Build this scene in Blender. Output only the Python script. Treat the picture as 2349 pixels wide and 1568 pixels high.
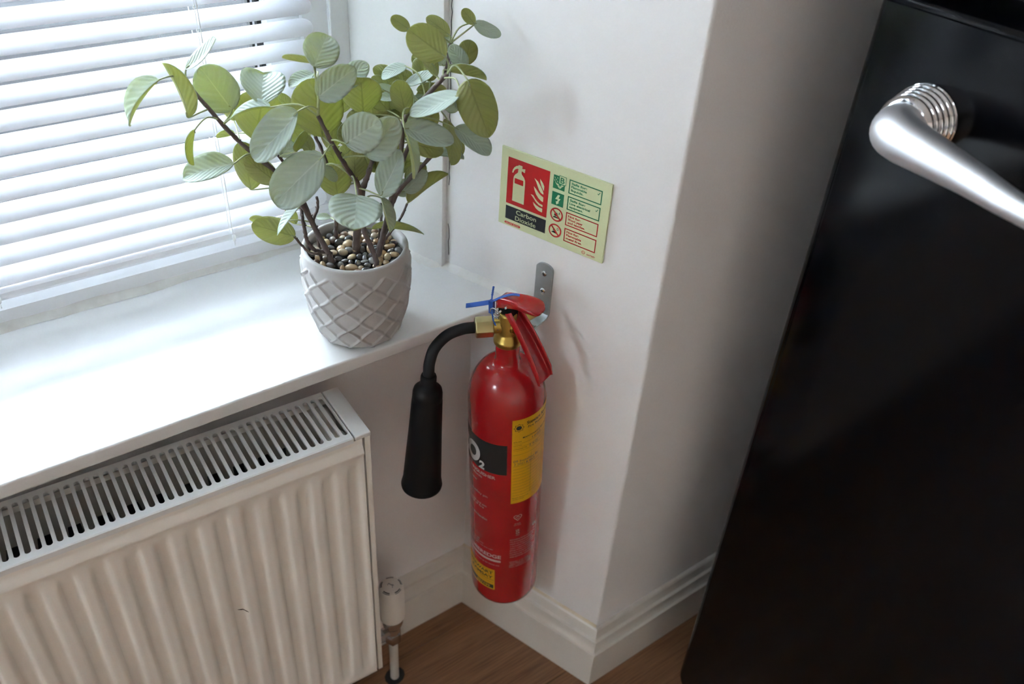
import bpy, bmesh, math, random
from mathutils import Vector, Matrix
random.seed(7)
PI = math.pi
for o in list(bpy.data.objects): bpy.data.objects.remove(o)
scene = bpy.context.scene
COL = scene.collection
# ---------------------------------------------------------------- camera
cam_d = bpy.data.cameras.new('camera'); cam = bpy.data.objects.new('camera', cam_d); COL.objects.link(cam)
R0, R1, R2 = (0.8107999, -0.5825630, 0.0567796), (-0.3144461, -0.5153403, -0.7972127), (0.4936874, 0.6285258, -0.6010225)
cam.matrix_world = Matrix(((R0[0], -R1[0], -R2[0], 0), (R0[1], -R1[1], -R2[1], 0), (R0[2], -R1[2], -R2[2], 1.42), (0, 0, 0, 1)))
cam_d.sensor_width = 36; cam_d.lens = 30.734; cam_d.clip_start = .05; cam_d.clip_end = 60
cam_d.dof.use_dof = True; cam_d.dof.focus_distance = 1.06; cam_d.dof.aperture_fstop = 4.6
scene.camera = cam
# ---------------------------------------------------------------- light
SKY_STRENGTH = 9.6
world = bpy.data.worlds.new('sky'); scene.world = world; world.use_nodes = True
wn = world.node_tree.nodes; wl = world.node_tree.links
bg = wn['Background']; bg.inputs['Color'].default_value = (.80, .90, 1.0, 1); bg.inputs['Strength'].default_value = SKY_STRENGTH
scene.view_settings.view_transform = 'Standard'; scene.view_settings.look = 'None'
scene.view_settings.gamma = 1; scene.view_settings.use_curve_mapping = False
scene.view_settings.exposure = 2.22
# ---------------------------------------------------------------- constants (metres)
N0, N1 = 0.94783356, 0.31876566          # normal of the slanting pier wall
DW = 0.85766                             # its offset
def wall_x(y, off=0.): return (DW - off - N1*y)/N0
def wall_pt(s, z, off=0.): return Vector((N0*(DW-off) - N1*s, N1*(DW-off) + N0*s, z))
YB, YP = 0.8774, 0.6045                  # wall below the window, front of the pier
SILL = 0.73; WIN_TOP = 2.12; WIN_L = -2.2; CEIL = 2.45
WALL_ROT = math.atan2(-N0, N1)           # local x runs along the pier wall towards the room, local -y out of it
# ---------------------------------------------------------------- helpers
def mesh(name, vs, fs, smooth=False):
    m = bpy.data.meshes.new(name); m.from_pydata([tuple(v) for v in vs], [], fs); m.update()
    if smooth: m.polygons.foreach_set('use_smooth', [True]*len(m.polygons))
    return m
def link(name, me, mat=None, parent=None, loc=None, rot=None):
    o = bpy.data.objects.new(name, me); COL.objects.link(o)
    if mat is not None and me is not None and not me.materials: me.materials.append(mat)
    if parent: o.parent = parent
    if loc is not None: o.location = loc
    if rot is not None: o.rotation_euler = rot
    return o
def thing(name, label, cat, loc=(0, 0, 0), rot=(0, 0, 0), group=None):
    o = link(name, None, loc=loc, rot=rot); o['label'] = label; o['category'] = cat
    if group: o['group'] = group
    return o
def struct(o): o['kind'] = 'structure'; return o
class MB:
    def __init__(s): s.v = []; s.f = []
    def add(s, vs, fs):
        n = len(s.v); s.v += [tuple(v) for v in vs]; s.f += [tuple(i+n for i in f) for f in fs]; return s
    def box(s, x0, x1, y0, y1, z0, z1):
        return s.add([(x0,y0,z0),(x1,y0,z0),(x1,y1,z0),(x0,y1,z0),(x0,y0,z1),(x1,y0,z1),(x1,y1,z1),(x0,y1,z1)],
                     [(0,3,2,1),(4,5,6,7),(0,1,5,4),(1,2,6,5),(2,3,7,6),(3,0,4,7)])
    def prism(s, poly, z0, z1):        # poly counter-clockwise in xy
        n = len(poly)
        return s.add([(x,y,z0) for x,y in poly]+[(x,y,z1) for x,y in poly],
                     [tuple(range(n-1,-1,-1)), tuple(range(n,2*n))]+[(i,(i+1)%n,n+(i+1)%n,n+i) for i in range(n)])
    def lathe(s, prof, seg=32, M=None, cap=(True, True)):   # prof [(r,z)]
        vs = []; fs = []; n = len(prof)
        for r, z in prof:
            for k in range(seg):
                a = 2*PI*k/seg; vs.append(Vector((r*math.cos(a), r*math.sin(a), z)))
        for i in range(n-1):
            for k in range(seg):
                k2 = (k+1)%seg; fs.append((i*seg+k, i*seg+k2, (i+1)*seg+k2, (i+1)*seg+k))
        if cap[0]: fs.append(tuple(range(seg-1,-1,-1)))
        if cap[1]: fs.append(tuple(range((n-1)*seg, n*seg)))
        if M: vs = [M @ v for v in vs]
        return s.add(vs, fs)
    def tube(s, pts, r, seg=8, cap=True):    # r number or list
        pts = [Vector(p) for p in pts]; n = len(pts); rs = r if isinstance(r, (list, tuple)) else [r]*n
        vs = []; fs = []; up = None
        for i, p in enumerate(pts):
            t = (pts[min(i+1,n-1)]-pts[max(i-1,0)]).normalized()
            if up is None:
                up = t.orthogonal().normalized()
            up = (up - t*up.dot(t)).normalized(); b = t.cross(up)
            for k in range(seg):
                a = 2*PI*k/seg; vs.append(p + (up*math.cos(a)+b*math.sin(a))*rs[i])
        for i in range(n-1):
            for k in range(seg):
                k2 = (k+1)%seg; fs.append((i*seg+k, i*seg+k2, (i+1)*seg+k2, (i+1)*seg+k))
        if cap: fs += [tuple(range(seg-1,-1,-1)), tuple(range((n-1)*seg, n*seg))]
        return s.add(vs, fs)
    def sweep(s, path, prof):       # path: list of 2D mitred points lists per profile vertex handled by caller
        pass
    def grid(s, rows):              # rows of equal length of points
        m = len(rows[0]); vs = [p for r in rows for p in r]; fs = []
        for i in range(len(rows)-1):
            for k in range(m-1): fs.append((i*m+k, i*m+k+1, (i+1)*m+k+1, (i+1)*m+k))
        return s.add(vs, fs)
    def build(s, name, mat=None, parent=None, smooth=False, loc=None, rot=None):
        return link(name, mesh(name, s.v, s.f, smooth), mat, parent, loc, rot)
def smooth_pts(pts, n=8):
    pts = [Vector(p) for p in pts]; out = []
    for i in range(len(pts)-1):
        p0 = pts[max(i-1,0)]; p1 = pts[i]; p2 = pts[i+1]; p3 = pts[min(i+2,len(pts)-1)]
        for k in range(n):
            t = k/n
            out.append(.5*((2*p1)+(p2-p0)*t+(2*p0-5*p1+4*p2-p3)*t*t+(3*p1-p0-3*p2+p3)*t**3))
    out.append(pts[-1]); return out
def autosmooth(o, deg=35):
    me = o.data; me.polygons.foreach_set('use_smooth', [True]*len(me.polygons))
    me.set_sharp_from_angle(angle=math.radians(deg)); return o
def bevel(o, w, seg=2, deg=30):
    bm = bmesh.new(); bm.from_mesh(o.data)
    es = [e for e in bm.edges if len(e.link_faces) == 2 and e.calc_face_angle(0) > math.radians(deg)]
    bmesh.ops.bevel(bm, geom=es, offset=w, segments=seg, profile=.5, affect='EDGES', clamp_overlap=True)
    bm.to_mesh(o.data); bm.free(); return autosmooth(o, 40)
# ---------------------------------------------------------------- materials
def mat(name, col, rough=.5, metal=0., bump=None, noise=None, coat=0., spec=.5):
    """plain principled; bump=(scale,strength,dist), noise=(scale,col2,lo,hi) mottles colour in object space"""
    m = bpy.data.materials.new(name); m.use_nodes = True; nt = m.node_tree; n = nt.nodes; l = nt.links
    p = n['Principled BSDF']; p.inputs['Base Color'].default_value = (*col, 1)
    p.inputs['Roughness'].default_value = rough; p.inputs['Metallic'].default_value = metal
    p.inputs['Coat Weight'].default_value = coat; p.inputs['Coat Roughness'].default_value = .08
    p.inputs['Specular IOR Level'].default_value = spec
    tc = n.new('ShaderNodeTexCoord')
    if noise:
        t = n.new('ShaderNodeTexNoise'); t.inputs['Scale'].default_value = noise[0]; t.inputs['Detail'].default_value = 6
        r = n.new('ShaderNodeValToRGB'); r.color_ramp.elements[0].position = noise[2]; r.color_ramp.elements[1].position = noise[3]
        r.color_ramp.elements[0].color = (*col, 1); r.color_ramp.elements[1].color = (*noise[1], 1)
        l.new(tc.outputs['Object'], t.inputs['Vector']); l.new(t.outputs['Fac'], r.inputs['Fac']); l.new(r.outputs['Color'], p.inputs['Base Color'])
    if bump:
        t = n.new('ShaderNodeTexNoise'); t.inputs['Scale'].default_value = bump[0]; t.inputs['Detail'].default_value = 4
        b = n.new('ShaderNodeBump'); b.inputs['Strength'].default_value = bump[1]; b.inputs['Distance'].default_value = bump[2]
        l.new(tc.outputs['Object'], t.inputs['Vector']); l.new(t.outputs['Fac'], b.inputs['Height']); l.new(b.outputs['Normal'], p.inputs['Normal'])
    return m
M = {}
M['wall'] = mat('wall_paint', (.86,.845,.84), .55, bump=(260,.12,.002))
M['wall_room'] = mat('room_paint', (.55,.46,.39), .7)
M['ceiling'] = mat('ceiling_paint', (.80,.79,.77), .8)
M['gloss'] = mat('white_gloss_paint', (.80,.795,.78), .28, bump=(60,.05,.002))
M['sill'] = mat('sill_paint', (.79,.79,.785), .30, bump=(45,.04,.002))
M['base'] = mat('baseboard_paint', (.76,.72,.66), .32, bump=(50,.06,.002), noise=(9,(.70,.645,.575),.45,.75))
M['upvc'] = mat('window_plastic', (.80,.81,.82), .3)
M['caulk'] = mat('old_caulk', (.64,.62,.57), .6, noise=(40,(.56,.53,.48),.4,.7))
M['caulk_light'] = mat('pale_caulk', (.78,.765,.73), .6, noise=(35,(.68,.65,.60),.5,.8))
M['slat'] = mat('blind_slat', (.74,.75,.79), .38)
M['cord'] = mat('blind_cord', (.85,.85,.85), .6)
M['rad'] = mat('radiator_enamel', (.88,.835,.77), .33)
M['rad_top'] = mat('radiator_grille_enamel', (.79,.785,.775), .33)
M['fin'] = mat('fin_shade_dark', (.05,.055,.06), .5)  # near-black stands in for the shade inside the radiator
M['dark'] = mat('dark_gap', (.02,.02,.02), .8)
M['red'] = mat('red_enamel', (.40,.007,.011), .24, coat=.5)
M['brass'] = mat('brass', (.50,.34,.09), .34, 1.)
M['nut'] = mat('passivated_nut', (.55,.47,.24), .32, 1.)
M['rubber'] = mat('black_rubber', (.010,.010,.011), .5, spec=.25)
M['horn'] = mat('black_plastic', (.007,.007,.008), .45, spec=.2)
M['zinc'] = mat('zinc_plate', (.50,.52,.52), .42, .7, noise=(30,(.40,.42,.42),.35,.7))
M['screw'] = mat('bright_screw', (.65,.66,.68), .25, 1.)
M['chrome'] = mat('chrome', (.82,.82,.84), .06, 1.)
M['satin'] = mat('satin_metal', (.80,.80,.83), .44, 1.)
M['trv_chrome'] = mat('valve_chrome', (.55,.53,.52), .22, 1.)
M['black_gloss'] = mat('fridge_black', (.002,.002,.003), .14, spec=.28)
M['plinth'] = mat('fridge_plinth', (.01,.01,.01), .6)
M['blue'] = mat('blue_tie', (.025,.10,.42), .4)
M['pot'] = mat('pot_cement', (.46,.445,.435), .7, bump=(300,.15,.001), noise=(22,(.39,.375,.365),.4,.75))
M['stem'] = mat('plant_stem', (.13,.095,.085), .65, bump=(220,.6,.002), noise=(90,(.085,.06,.055),.4,.7))
M['petiole'] = mat('leaf_stalk', (.33,.36,.18), .55)
M['soil'] = mat('pot_filler', (.03,.026,.022), .9)
M['ground'] = mat('outside_paving', (.014,.014,.016), .9, noise=(3,(.010,.010,.012),.4,.7))
M['gap_screen'] = mat('outside_screen_dark', (.010,.010,.012), .8)  # near-black for the added screen behind the slat gaps
# sign and print colours
M['lume'] = mat('sign_board', (.66,.70,.42), .35)
M['sign_red'] = mat('sign_red', (.52,.012,.014), .4)
M['sign_green'] = mat('sign_green', (.012,.20,.085), .4)
M['sign_black'] = mat('sign_black', (.016,.018,.022), .4)
M['print_white'] = mat('print_white', (.62,.60,.60), .4)
M['print_pink'] = mat('print_pale', (.60,.40,.40), .4)
M['yellow'] = mat('yellow_label', (.80,.41,.008), .4)
M['print_black'] = mat('print_black', (.02,.02,.02), .5)
M['ink'] = mat('pen_ink', (.05,.06,.12), .5)
def two_tone_leaf():
    """upper side blue green with pale bloom, lower side olive; veins from the uv map of each leaf"""
    res = []
    for nm, c1, c2, vein, tr in (('leaf_upper', (.64,.725,.665), (.50,.605,.545), (.70,.77,.71), (.44,.52,.20)),
                                 ('leaf_under', (.43,.43,.19), (.32,.33,.14), (.15,.15,.09), (.56,.55,.17))):
        m = bpy.data.materials.new(nm); m.use_nodes = True; nt = m.node_tree; n = nt.nodes; l = nt.links
        p = n['Principled BSDF']; p.inputs['Roughness'].default_value = .55
        tc = n.new('ShaderNodeTexCoord'); uv = n.new('ShaderNodeUVMap'); sp = n.new('ShaderNodeSeparateXYZ'); l.new(uv.outputs['UV'], sp.inputs[0])
        nz = n.new('ShaderNodeTexNoise'); nz.inputs['Scale'].default_value = 28; nz.inputs['Detail'].default_value = 5; l.new(tc.outputs['Object'], nz.inputs['Vector'])
        mx = n.new('ShaderNodeMix'); mx.data_type = 'RGBA'; mx.inputs[6].default_value = (*c1,1); mx.inputs[7].default_value = (*c2,1)
        oi = n.new('ShaderNodeObjectInfo'); hs = n.new('ShaderNodeHueSaturation'); hs.inputs['Saturation'].default_value = .95
        mr = n.new('ShaderNodeMapRange'); mr.inputs[3].default_value = .80; mr.inputs[4].default_value = 1.08; l.new(oi.outputs['Random'], mr.inputs[0]); l.new(mr.outputs[0], hs.inputs['Value'])
        l.new(nz.outputs['Fac'], mx.inputs[0]); l.new(mx.outputs[2], hs.inputs['Color'])
        def math_(op, a, b=None):
            k = n.new('ShaderNodeMath'); k.operation = op
            for i, x in enumerate((a, b)):
                if x is None: continue
                if isinstance(x, (int, float)): k.inputs[i].default_value = x
                else: l.new(x, k.inputs[i])
            return k.outputs[0]
        av = math_('ABSOLUTE', math_('SUBTRACT', sp.outputs['Y'], .5))          # 0 at the midrib .. .5 at the edge
        wid = math_('MULTIPLY', math_('SUBTRACT', 1.15, sp.outputs['X']), .020 if nm == 'leaf_upper' else .032)
        mid = math_('LESS_THAN', av, wid)
        ph = math_('FRACT', math_('MULTIPLY', math_('SUBTRACT', sp.outputs['X'], math_('MULTIPLY', av, .75)), 7.5 if nm == 'leaf_upper' else 4.2))
        lat = math_('LESS_THAN', math_('ABSOLUTE', math_('SUBTRACT', ph, .5)), .055)
        lat = math_('MULTIPLY', lat, .14 if nm == 'leaf_upper' else .30)
        vf = math_('MAXIMUM', math_('MULTIPLY', mid, .8), lat)
        m2 = n.new('ShaderNodeMix'); m2.data_type = 'RGBA'; l.new(vf, m2.inputs[0]); l.new(hs.outputs['Color'], m2.inputs[6]); m2.inputs[7].default_value = (*vein,1)
        l.new(m2.outputs[2], p.inputs['Base Color'])
        bp = n.new('ShaderNodeBump'); bp.inputs['Strength'].default_value = .42; bp.inputs['Distance'].default_value = .0010
        wv = math_('SINE', math_('MULTIPLY', math_('SUBTRACT', sp.outputs['X'], math_('MULTIPLY', av, .75)), 47.))
        l.new(wv, bp.inputs['Height']); l.new(bp.outputs['Normal'], p.inputs['Normal'])
        t = n.new('ShaderNodeBsdfTranslucent'); t.inputs['Color'].default_value = (*tr,1)
        ms = n.new('ShaderNodeMixShader'); ms.inputs[0].default_value = .42
        l.new(p.outputs[0], ms.inputs[1]); l.new(t.outputs[0], ms.inputs[2]); l.new(ms.outputs[0], n['Material Output'].inputs['Surface'])
        res.append(m)
    return res
M['leaf_u'], M['leaf_l'] = two_tone_leaf()
def wood(name, seed):
    m = bpy.data.materials.new(name); m.use_nodes = True; nt = m.node_tree; n = nt.nodes; l = nt.links
    p = n['Principled BSDF']; p.inputs['Roughness'].default_value = .42
    tc = n.new('ShaderNodeTexCoord'); mp = n.new('ShaderNodeMapping'); mp.inputs['Scale'].default_value = (1.0, 9, 1); mp.inputs['Location'].default_value = (seed*3.1, seed*1.7, 0)
    l.new(tc.outputs['Object'], mp.inputs['Vector'])
    a = n.new('ShaderNodeTexNoise'); a.inputs['Scale'].default_value = 3.0; a.inputs['Detail'].default_value = 5; a.inputs['Distortion'].default_value = 1.2
    mp2 = n.new('ShaderNodeMapping'); mp2.inputs['Scale'].default_value = (6, 160, 1); l.new(tc.outputs['Object'], mp2.inputs['Vector'])
    b = n.new('ShaderNodeTexNoise'); b.inputs['Scale'].default_value = 2.2; b.inputs['Detail'].default_value = 4
    l.new(mp.outputs[0], a.inputs['Vector']); l.new(mp2.outputs[0], b.inputs['Vector'])
    add = n.new('ShaderNodeMath'); add.operation = 'MULTIPLY_ADD'; add.inputs[1].default_value = .6; l.new(b.outputs['Fac'], add.inputs[0]); 
    s = n.new('ShaderNodeMath'); s.operation = 'MULTIPLY'; s.inputs[1].default_value = .4; l.new(a.outputs['Fac'], s.inputs[0]); l.new(s.outputs[0], add.inputs[2])
    r = n.new('ShaderNodeValToRGB'); r.color_ramp.elements[0].position = .34; r.color_ramp.elements[1].position = .66
    r.color_ramp.elements[0].color = (.165,.080,.040,1); r.color_ramp.elements[1].color = (.37,.195,.10,1)
    l.new(add.outputs[0], r.inputs['Fac']); l.new(r.outputs['Color'], p.inputs['Base Color'])
    return m
WOOD = [wood('oak_plank_%d' % i, i) for i in range(3)]
def glass_mat():
    m = bpy.data.materials.new('window_glass'); m.use_nodes = True; nt = m.node_tree; n = nt.nodes; l = nt.links
    n.remove(n['Principled BSDF'])
    t = n.new('ShaderNodeBsdfTransparent'); t.inputs[0].default_value = (.93,.95,.95,1); g = n.new('ShaderNodeBsdfGlossy'); g.inputs['Roughness'].default_value = .02
    f = n.new('ShaderNodeFresnel'); f.inputs['IOR'].default_value = 1.45; x = n.new('ShaderNodeMixShader')
    l.new(f.outputs[0], x.inputs[0]); l.new(t.outputs[0], x.inputs[1]); l.new(g.outputs[0], x.inputs[2]); l.new(x.outputs[0], n['Material Output'].inputs['Surface'])
    return m
M['glass'] = glass_mat()
# ---------------------------------------------------------------- room shell
XL, XR, YF = -2.5, 1.75, -2.6
floor = struct(MB().box(XL, XR, YF, 1.3, -.12, -.008).build('floor', M['dark']))
pw, plen = .19, 1.29
planks = {}
row = 0; y = YF
while y < 1.0:
    off = (row*.47) % plen; x = XL - off
    while x < XR:
        x0, x1 = max(x, XL), min(x+plen, XR)
        if x1-x0 > .02:
            key = (round(x1-x0, 4), row % 3)
            if key not in planks:
                L_ = x1-x0; e = .0006; b = .0012
                me = mesh('plank', [(e,e,-.008),(L_-e,e,-.008),(L_-e,pw-e,-.008),(e,pw-e,-.008),(e,e,-b),(L_-e,e,-b),(L_-e,pw-e,-b),(e,pw-e,-b),(e+b,e+b,0),(L_-e-b,e+b,0),(L_-e-b,pw-e-b,0),(e+b,pw-e-b,0)],
                          [(0,1,5,4),(1,2,6,5),(2,3,7,6),(3,0,4,7),(4,5,9,8),(5,6,10,9),(6,7,11,10),(7,4,8,11),(8,9,10,11)])
                me.materials.append(WOOD[row % 3]); planks[key] = me
            link('plank', planks[key], parent=floor, loc=(x0, y, 0))
        x += plen
    y += pw; row += 1
struct(MB().box(XL, XR, YF, 1.3, CEIL, CEIL+.1).build('ceiling', M['ceiling']))
W2 = (-.12, .42, 1.56, 2.12)     # made-up window, added out of view in the left wall to brighten the room: y0, y1, z0, z1
wl2 = MB().box(XL-.1, XL, YF, W2[0], 0, CEIL).box(XL-.1, XL, W2[1], 1.3, 0, CEIL).box(XL-.1, XL, W2[0], W2[1], 0, W2[2]).box(XL-.1, XL, W2[0], W2[1], W2[3], CEIL)
struct(wl2.build('wall_left', M['wall_room']))
added_win = struct(link('added_light_window', None, loc=(XL, W2[0], W2[2])))
for nm, a, b, c, d in (('stile', 0, .06, 0, W2[3]-W2[2]), ('stile', W2[1]-W2[0]-.06, W2[1]-W2[0], 0, W2[3]-W2[2]), ('rail', .06, W2[1]-W2[0]-.06, 0, .06), ('rail', .06, W2[1]-W2[0]-.06, W2[3]-W2[2]-.06, W2[3]-W2[2])):
    MB().box(-.075, -.015, a, b, c, d).build(nm, M['upvc'], added_win)
for a, b in ((.06, W2[1]-W2[0]-.06),): MB().box(-.047, -.043, a, b, .06, W2[3]-W2[2]-.06).build('glass_pane', M['glass'], added_win)
struct(MB().box(XL-.1, XR+.1, YF-.1, YF, 0, CEIL).build('wall_front', M['wall_room']))
struct(MB().box(XR, XR+.1, YF, YP, 0, CEIL).build('wall_far', M['wall_room']))
# wall under, above and left of the window
wb = MB().prism([(XL, YB), (wall_x(YB)+.005, YB), (wall_x(1.2)+.06, 1.2), (XL, 1.2)], 0, .7105)
wb.box(XL, .5408, YB, 1.2, WIN_TOP, CEIL).box(XL, WIN_L, YB, 1.2, .7105, WIN_TOP)
struct(wb.build('wall_back', M['wall']))
E_ = wall_pt(.3474, 0)
pier = struct(MB().prism([(E_.x, YP), (XR, YP), (XR, 1.2), (.5408, 1.2), (wall_x(1.082), 1.082)], 0, CEIL).build('wall_right', M['wall']))
bevel(pier, .004, 3, 50)
# splayed timber lining between pier wall and window frame
yl0 = .926
lin = struct(MB().prism([(wall_x(yl0), yl0), (wall_x(yl0, .009), yl0-.003), (wall_x(1.083, .009), 1.083), (wall_x(1.083), 1.083)][::-1], SILL, WIN_TOP).build('trim_1', M['gloss']))
bevel(lin, .0015, 2, 40)
# crack where the lining meets the plaster
random.seed(3)
cr = []
zc = SILL+.02
while zc < 1.6:
    cr.append((zc, random.uniform(-.0012, .0012))); zc += random.uniform(.006, .015)
cb = MB()
for i in range(len(cr)-1):
    if .80 < cr[i][0] < .86 : continue
    pts = []
    for z, j in cr[i:i+2]:
        q = wall_pt(0, z); yy = yl0-.0045+j; pts.append((wall_x(yy, .0006), yy, z))
    cb.tube(pts, .00045, 5)
o = cb.build('crack', M['dark'], lin)
# baseboards with mitred corners
PROF = [(0, 0), (.018, 0), (.018, .0880), (.0205, .0890), (.0205, .0920), (.0165, .0935), (.0140, .0975), (.0130, .104), (.0132, .111), (.0142, .1160), (.0142, .1190), (.0095, .1215), (.0082, .127), (.0078, .133), (.0070, .1405), (.0045, .1432), (0, .1434)]
def off_pt(p, n1, n2, d):
    # intersection of two offset lines through p with outward normals n1, n2
    det = n1[0]*n2[1]-n1[1]*n2[0]
    if abs(det) < 1e-6: return (p[0]+n1[0]*d, p[1]+n1[1]*d)
    return (p[0]+d*(n2[1]-n1[1])/det, p[1]+d*(n1[0]-n2[0])/det)
corner = (wall_x(YB), YB); ext = (E_.x, YP)
nb, ns, npf = (0, -1), (-N0, -N1), (0, -1)
def board(name, a, na, b, nb_):
    n_own = na[1]
    rows = []
    for d, z in PROF: 
        pa = off_pt(a, na[0], na[1], d); pb = off_pt(b, nb_[0], nb_[1], d)
        rows.append([(pa[0], pa[1], z), (pb[0], pb[1], z)])
    o = MB().grid(rows).build(name, M['base']); struct(o); return autosmooth(o, 25)
board('baseboard_back', (XL, YB), (nb, nb), corner, (nb, ns))
board('baseboard_right', corner, (nb, ns), ext, (ns, npf))
rows = []
random.seed(9)
for i in range(40):
    t = i/39; x_, y_ = corner[0]+(ext[0]-corner[0])*t, corner[1]+(ext[1]-corner[1])*t; j1 = random.uniform(-.0006, .0006)
    rows.append([(x_-N0*.0046, y_-N1*.0046, .1433), (x_-N0*.0026, y_-N1*.0026, .1446+j1), (x_-N0*.0002, y_-N1*.0002, .1462+j1)])
MB().grid(rows).build('caulk_line', mat('yellowed_caulk', (.66,.55,.37), .5, noise=(25,(.74,.68,.58),.4,.7)), bpy.data.objects['baseboard_right'], smooth=True)
board('baseboard_pier', ext, (ns, npf), (XR, YP), (npf, npf))
# ---------------------------------------------------------------- outside
struct(MB().box(-8, 9, 1.3, 14, -.35, -.3).build('ground_outside', M['ground']))
struct(MB().box(-8, 9, 2.3, 2.4, -.3, .95).build('dark_screen_outside', M['gap_screen']))  # invented dark screen, added so the gaps between slats look dark
# ---------------------------------------------------------------- window
win = struct(link('window_1', None, loc=(0, 1.082, SILL)))
fx0, fx1 = WIN_L, .5408; H = WIN_TOP-SILL
def wbox(name, x0, x1, y0, y1, z0, z1, m='upvc', par=None, bv=.002):
    o = MB().box(x0, x1, y0, y1, z0, z1).build(name, M[m], par or win)
    return bevel(o, bv, 2) if bv else o
# bottom rail: upright foot, then a chamfer
zf = .027
rows = []
for yy, z in ((0, -.02), (0, zf-.001), (.0015, zf), (.020, zf+.020), (.068, zf+.020)): rows.append([(fx1, yy, z), (fx0, yy, z)])
autosmooth(MB().grid([r[::-1] for r in rows]).build('bottom_rail', M['upvc'], win), 30)
wbox('outer_stile', .470, fx1, .004, .068, zf, H)
wbox('cover_strip', .5055, .5335, -.004, .006, 0, H, bv=.003)
wbox('outer_stile', fx0, fx0+.07, .004, .068, zf, H)
wbox('top_rail', fx0+.07, .470, .004, .068, H-.07, H)
for a, b in ((-.44, .470), (-1.28, -.46), (fx0+.07, -1.30)):
    wbox('casement_stile', b-.045, b, .012, .060, zf+.02, H-.07); wbox('casement_stile', a, a+.045, .012, .060, zf+.02, H-.07)
    wbox('casement_rail', a+.045, b-.045, .012, .060, zf+.02, zf+.065); wbox('casement_rail', a+.045, b-.045, .012, .060, H-.115, H-.07)
    wbox('gasket', b-.051, b-.045, .030, .040, zf+.065, H-.115, 'dark', bv=0); wbox('spacer_bar', b-.0565, b-.0535, .032, .046, zf+.065, H-.115, 'upvc', bv=0)
    wbox('gasket', b-.0605, b-.0570, .030, .040, zf+.065, H-.115, 'dark', bv=0)
    wbox('glass_pane', a+.045, b-.045, .036, .040, zf+.065, H-.115, 'glass', bv=0)
# ---------------------------------------------------------------- window sill
sill = thing('window_sill', 'white painted window sill board running under the blind and meeting the pier wall', 'window sill', (0, .798, .7105))
def sx(y): return wall_x(y)-.0005
sb = MB().prism([(XL, 0), (sx(.798), 0), (sx(1.084), .286), (XL, .286)], 0, SILL-.7105)
o = sb.build('board', M['sill'], sill); bevel(o, .003, 3, 60)
random.seed(5)
def wobble(n, a): 
    v = 0; r = []
    for i in range(n): v = v*.75+random.uniform(-a, a); r.append(v)
    return r
# caulk along the frame and along the wall
n = 150; w1 = wobble(n, .0022); w2 = wobble(n, .0014); rows = []
hs = SILL-.7105
for i in range(n):
    x = XL+(wall_x(1.08)-.012-XL)*i/(n-1); k = .55+.45*min(1, max(0, (.42-x)/.3))
    rows.append([(x, .284-.014*k+w1[i], hs+.0003), (x, .284-.008*k+w1[i]*.6, hs+.0022), (x, .2835, hs+.0065*k+.002+w2[i]), (x, .2845, hs+.009*k+w2[i])])
MB().grid(rows).build('caulk_bead', M['caulk'], sill, smooth=True)
n = 70; w1 = wobble(n, .0016); w2 = wobble(n, .0012); rows = []
for i in range(n):
    y = .80+(1.078-.80)*i/(n-1); o9 = .009 if y > yl0 else 0.
    yy = y-.798
    rows.append([(wall_x(y, o9+.012)+w1[i], yy, hs+.0003), (wall_x(y, o9+.005)+w1[i]*.6, yy, hs+.002), (wall_x(y, o9+.0006), yy, hs+.006+w2[i]), (wall_x(y, o9-.0005), yy, hs+.008+w2[i])])
MB().grid(rows).build('caulk_bead', M['caulk_light'], sill, smooth=True)
# ---------------------------------------------------------------- venetian blind
BY = 1.046
blind = thing('venetian_blind', 'white venetian blind with tilted slats hanging in front of the window', 'blind', (0, BY, .7978))
bx0, bx1 = -.12, .4655
TILT = math.radians(37); SW = .0258
def slat_mesh():
    rows = []
    xs = [bx0+.0005, bx0+.003, bx0+.008] + [bx0+.1*k for k in range(1, 6)] + [bx1-.012, bx1-.008, bx1-.005, bx1-.0025, bx1-.0008, bx1]
    cr_ = .0125
    for x in xs:
        d = min(x-bx0, bx1-x)
        hw = SW/2 if d >= cr_ else (SW/2-cr_)+math.sqrt(max(0, cr_*cr_-(cr_-d)**2))
        hw = max(hw, .0015)
        r = []
        for k in range(9):
            t = -1+k/4; u = t*hw; crown = .0022*(1-(u/(SW/2))**2)
            # u<0 is the room edge (low), normal tilts up and to the room
            r.append((x, u*math.cos(TILT)-crown*math.sin(TILT), u*math.sin(TILT)+crown*math.cos(TILT)))
        rows.append(r)
    m = MB().grid([r[::-1] for r in rows])
    nv = len(m.v); th = .0004
    # thin the sheet: back layer
    bv = [(x, y+th*math.sin(TILT), z-th*math.cos(TILT)) for x, y, z in m.v]; bf = [tuple(i+nv for i in f[::-1]) for f in m.f]
    m.v += bv; m.f += bf
    return mesh('slat', m.v, m.f, True)
sm = slat_mesh(); sm.materials.append(M['slat'])
PITCH = .02640; z = .0176+SW/2*math.sin(TILT); nsl = 0
while z < 1.25:
    link('slat', sm, parent=blind, loc=(0, 0, z)); z += PITCH; nsl += 1
ZTOP = z
rail = []
for yy, zz in ((-.0115,.0005),(-.0128,.004),(-.0122,.010),(-.0085,.0150),(0,.0175),(.0085,.0150),(.0122,.010),(.0128,.004),(.0115,.0005),(0,0)): rail.append((yy, zz))
n = len(rail)
MB().add([(bx0, a, b) for a, b in rail]+[(bx1, a, b) for a, b in rail], [tuple(range(n)), tuple(range(2*n-1, n-1, -1))]+[(i, n+i, n+(i+1)%n, (i+1)%n) for i in range(n)]).build('bottom_rail', M['slat'], blind)
autosmooth(blind.children[-1], 50)
MB().box(bx0, bx1, -.015, .018, ZTOP, ZTOP+.03).build('head_rail', M['slat'], blind)
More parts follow.
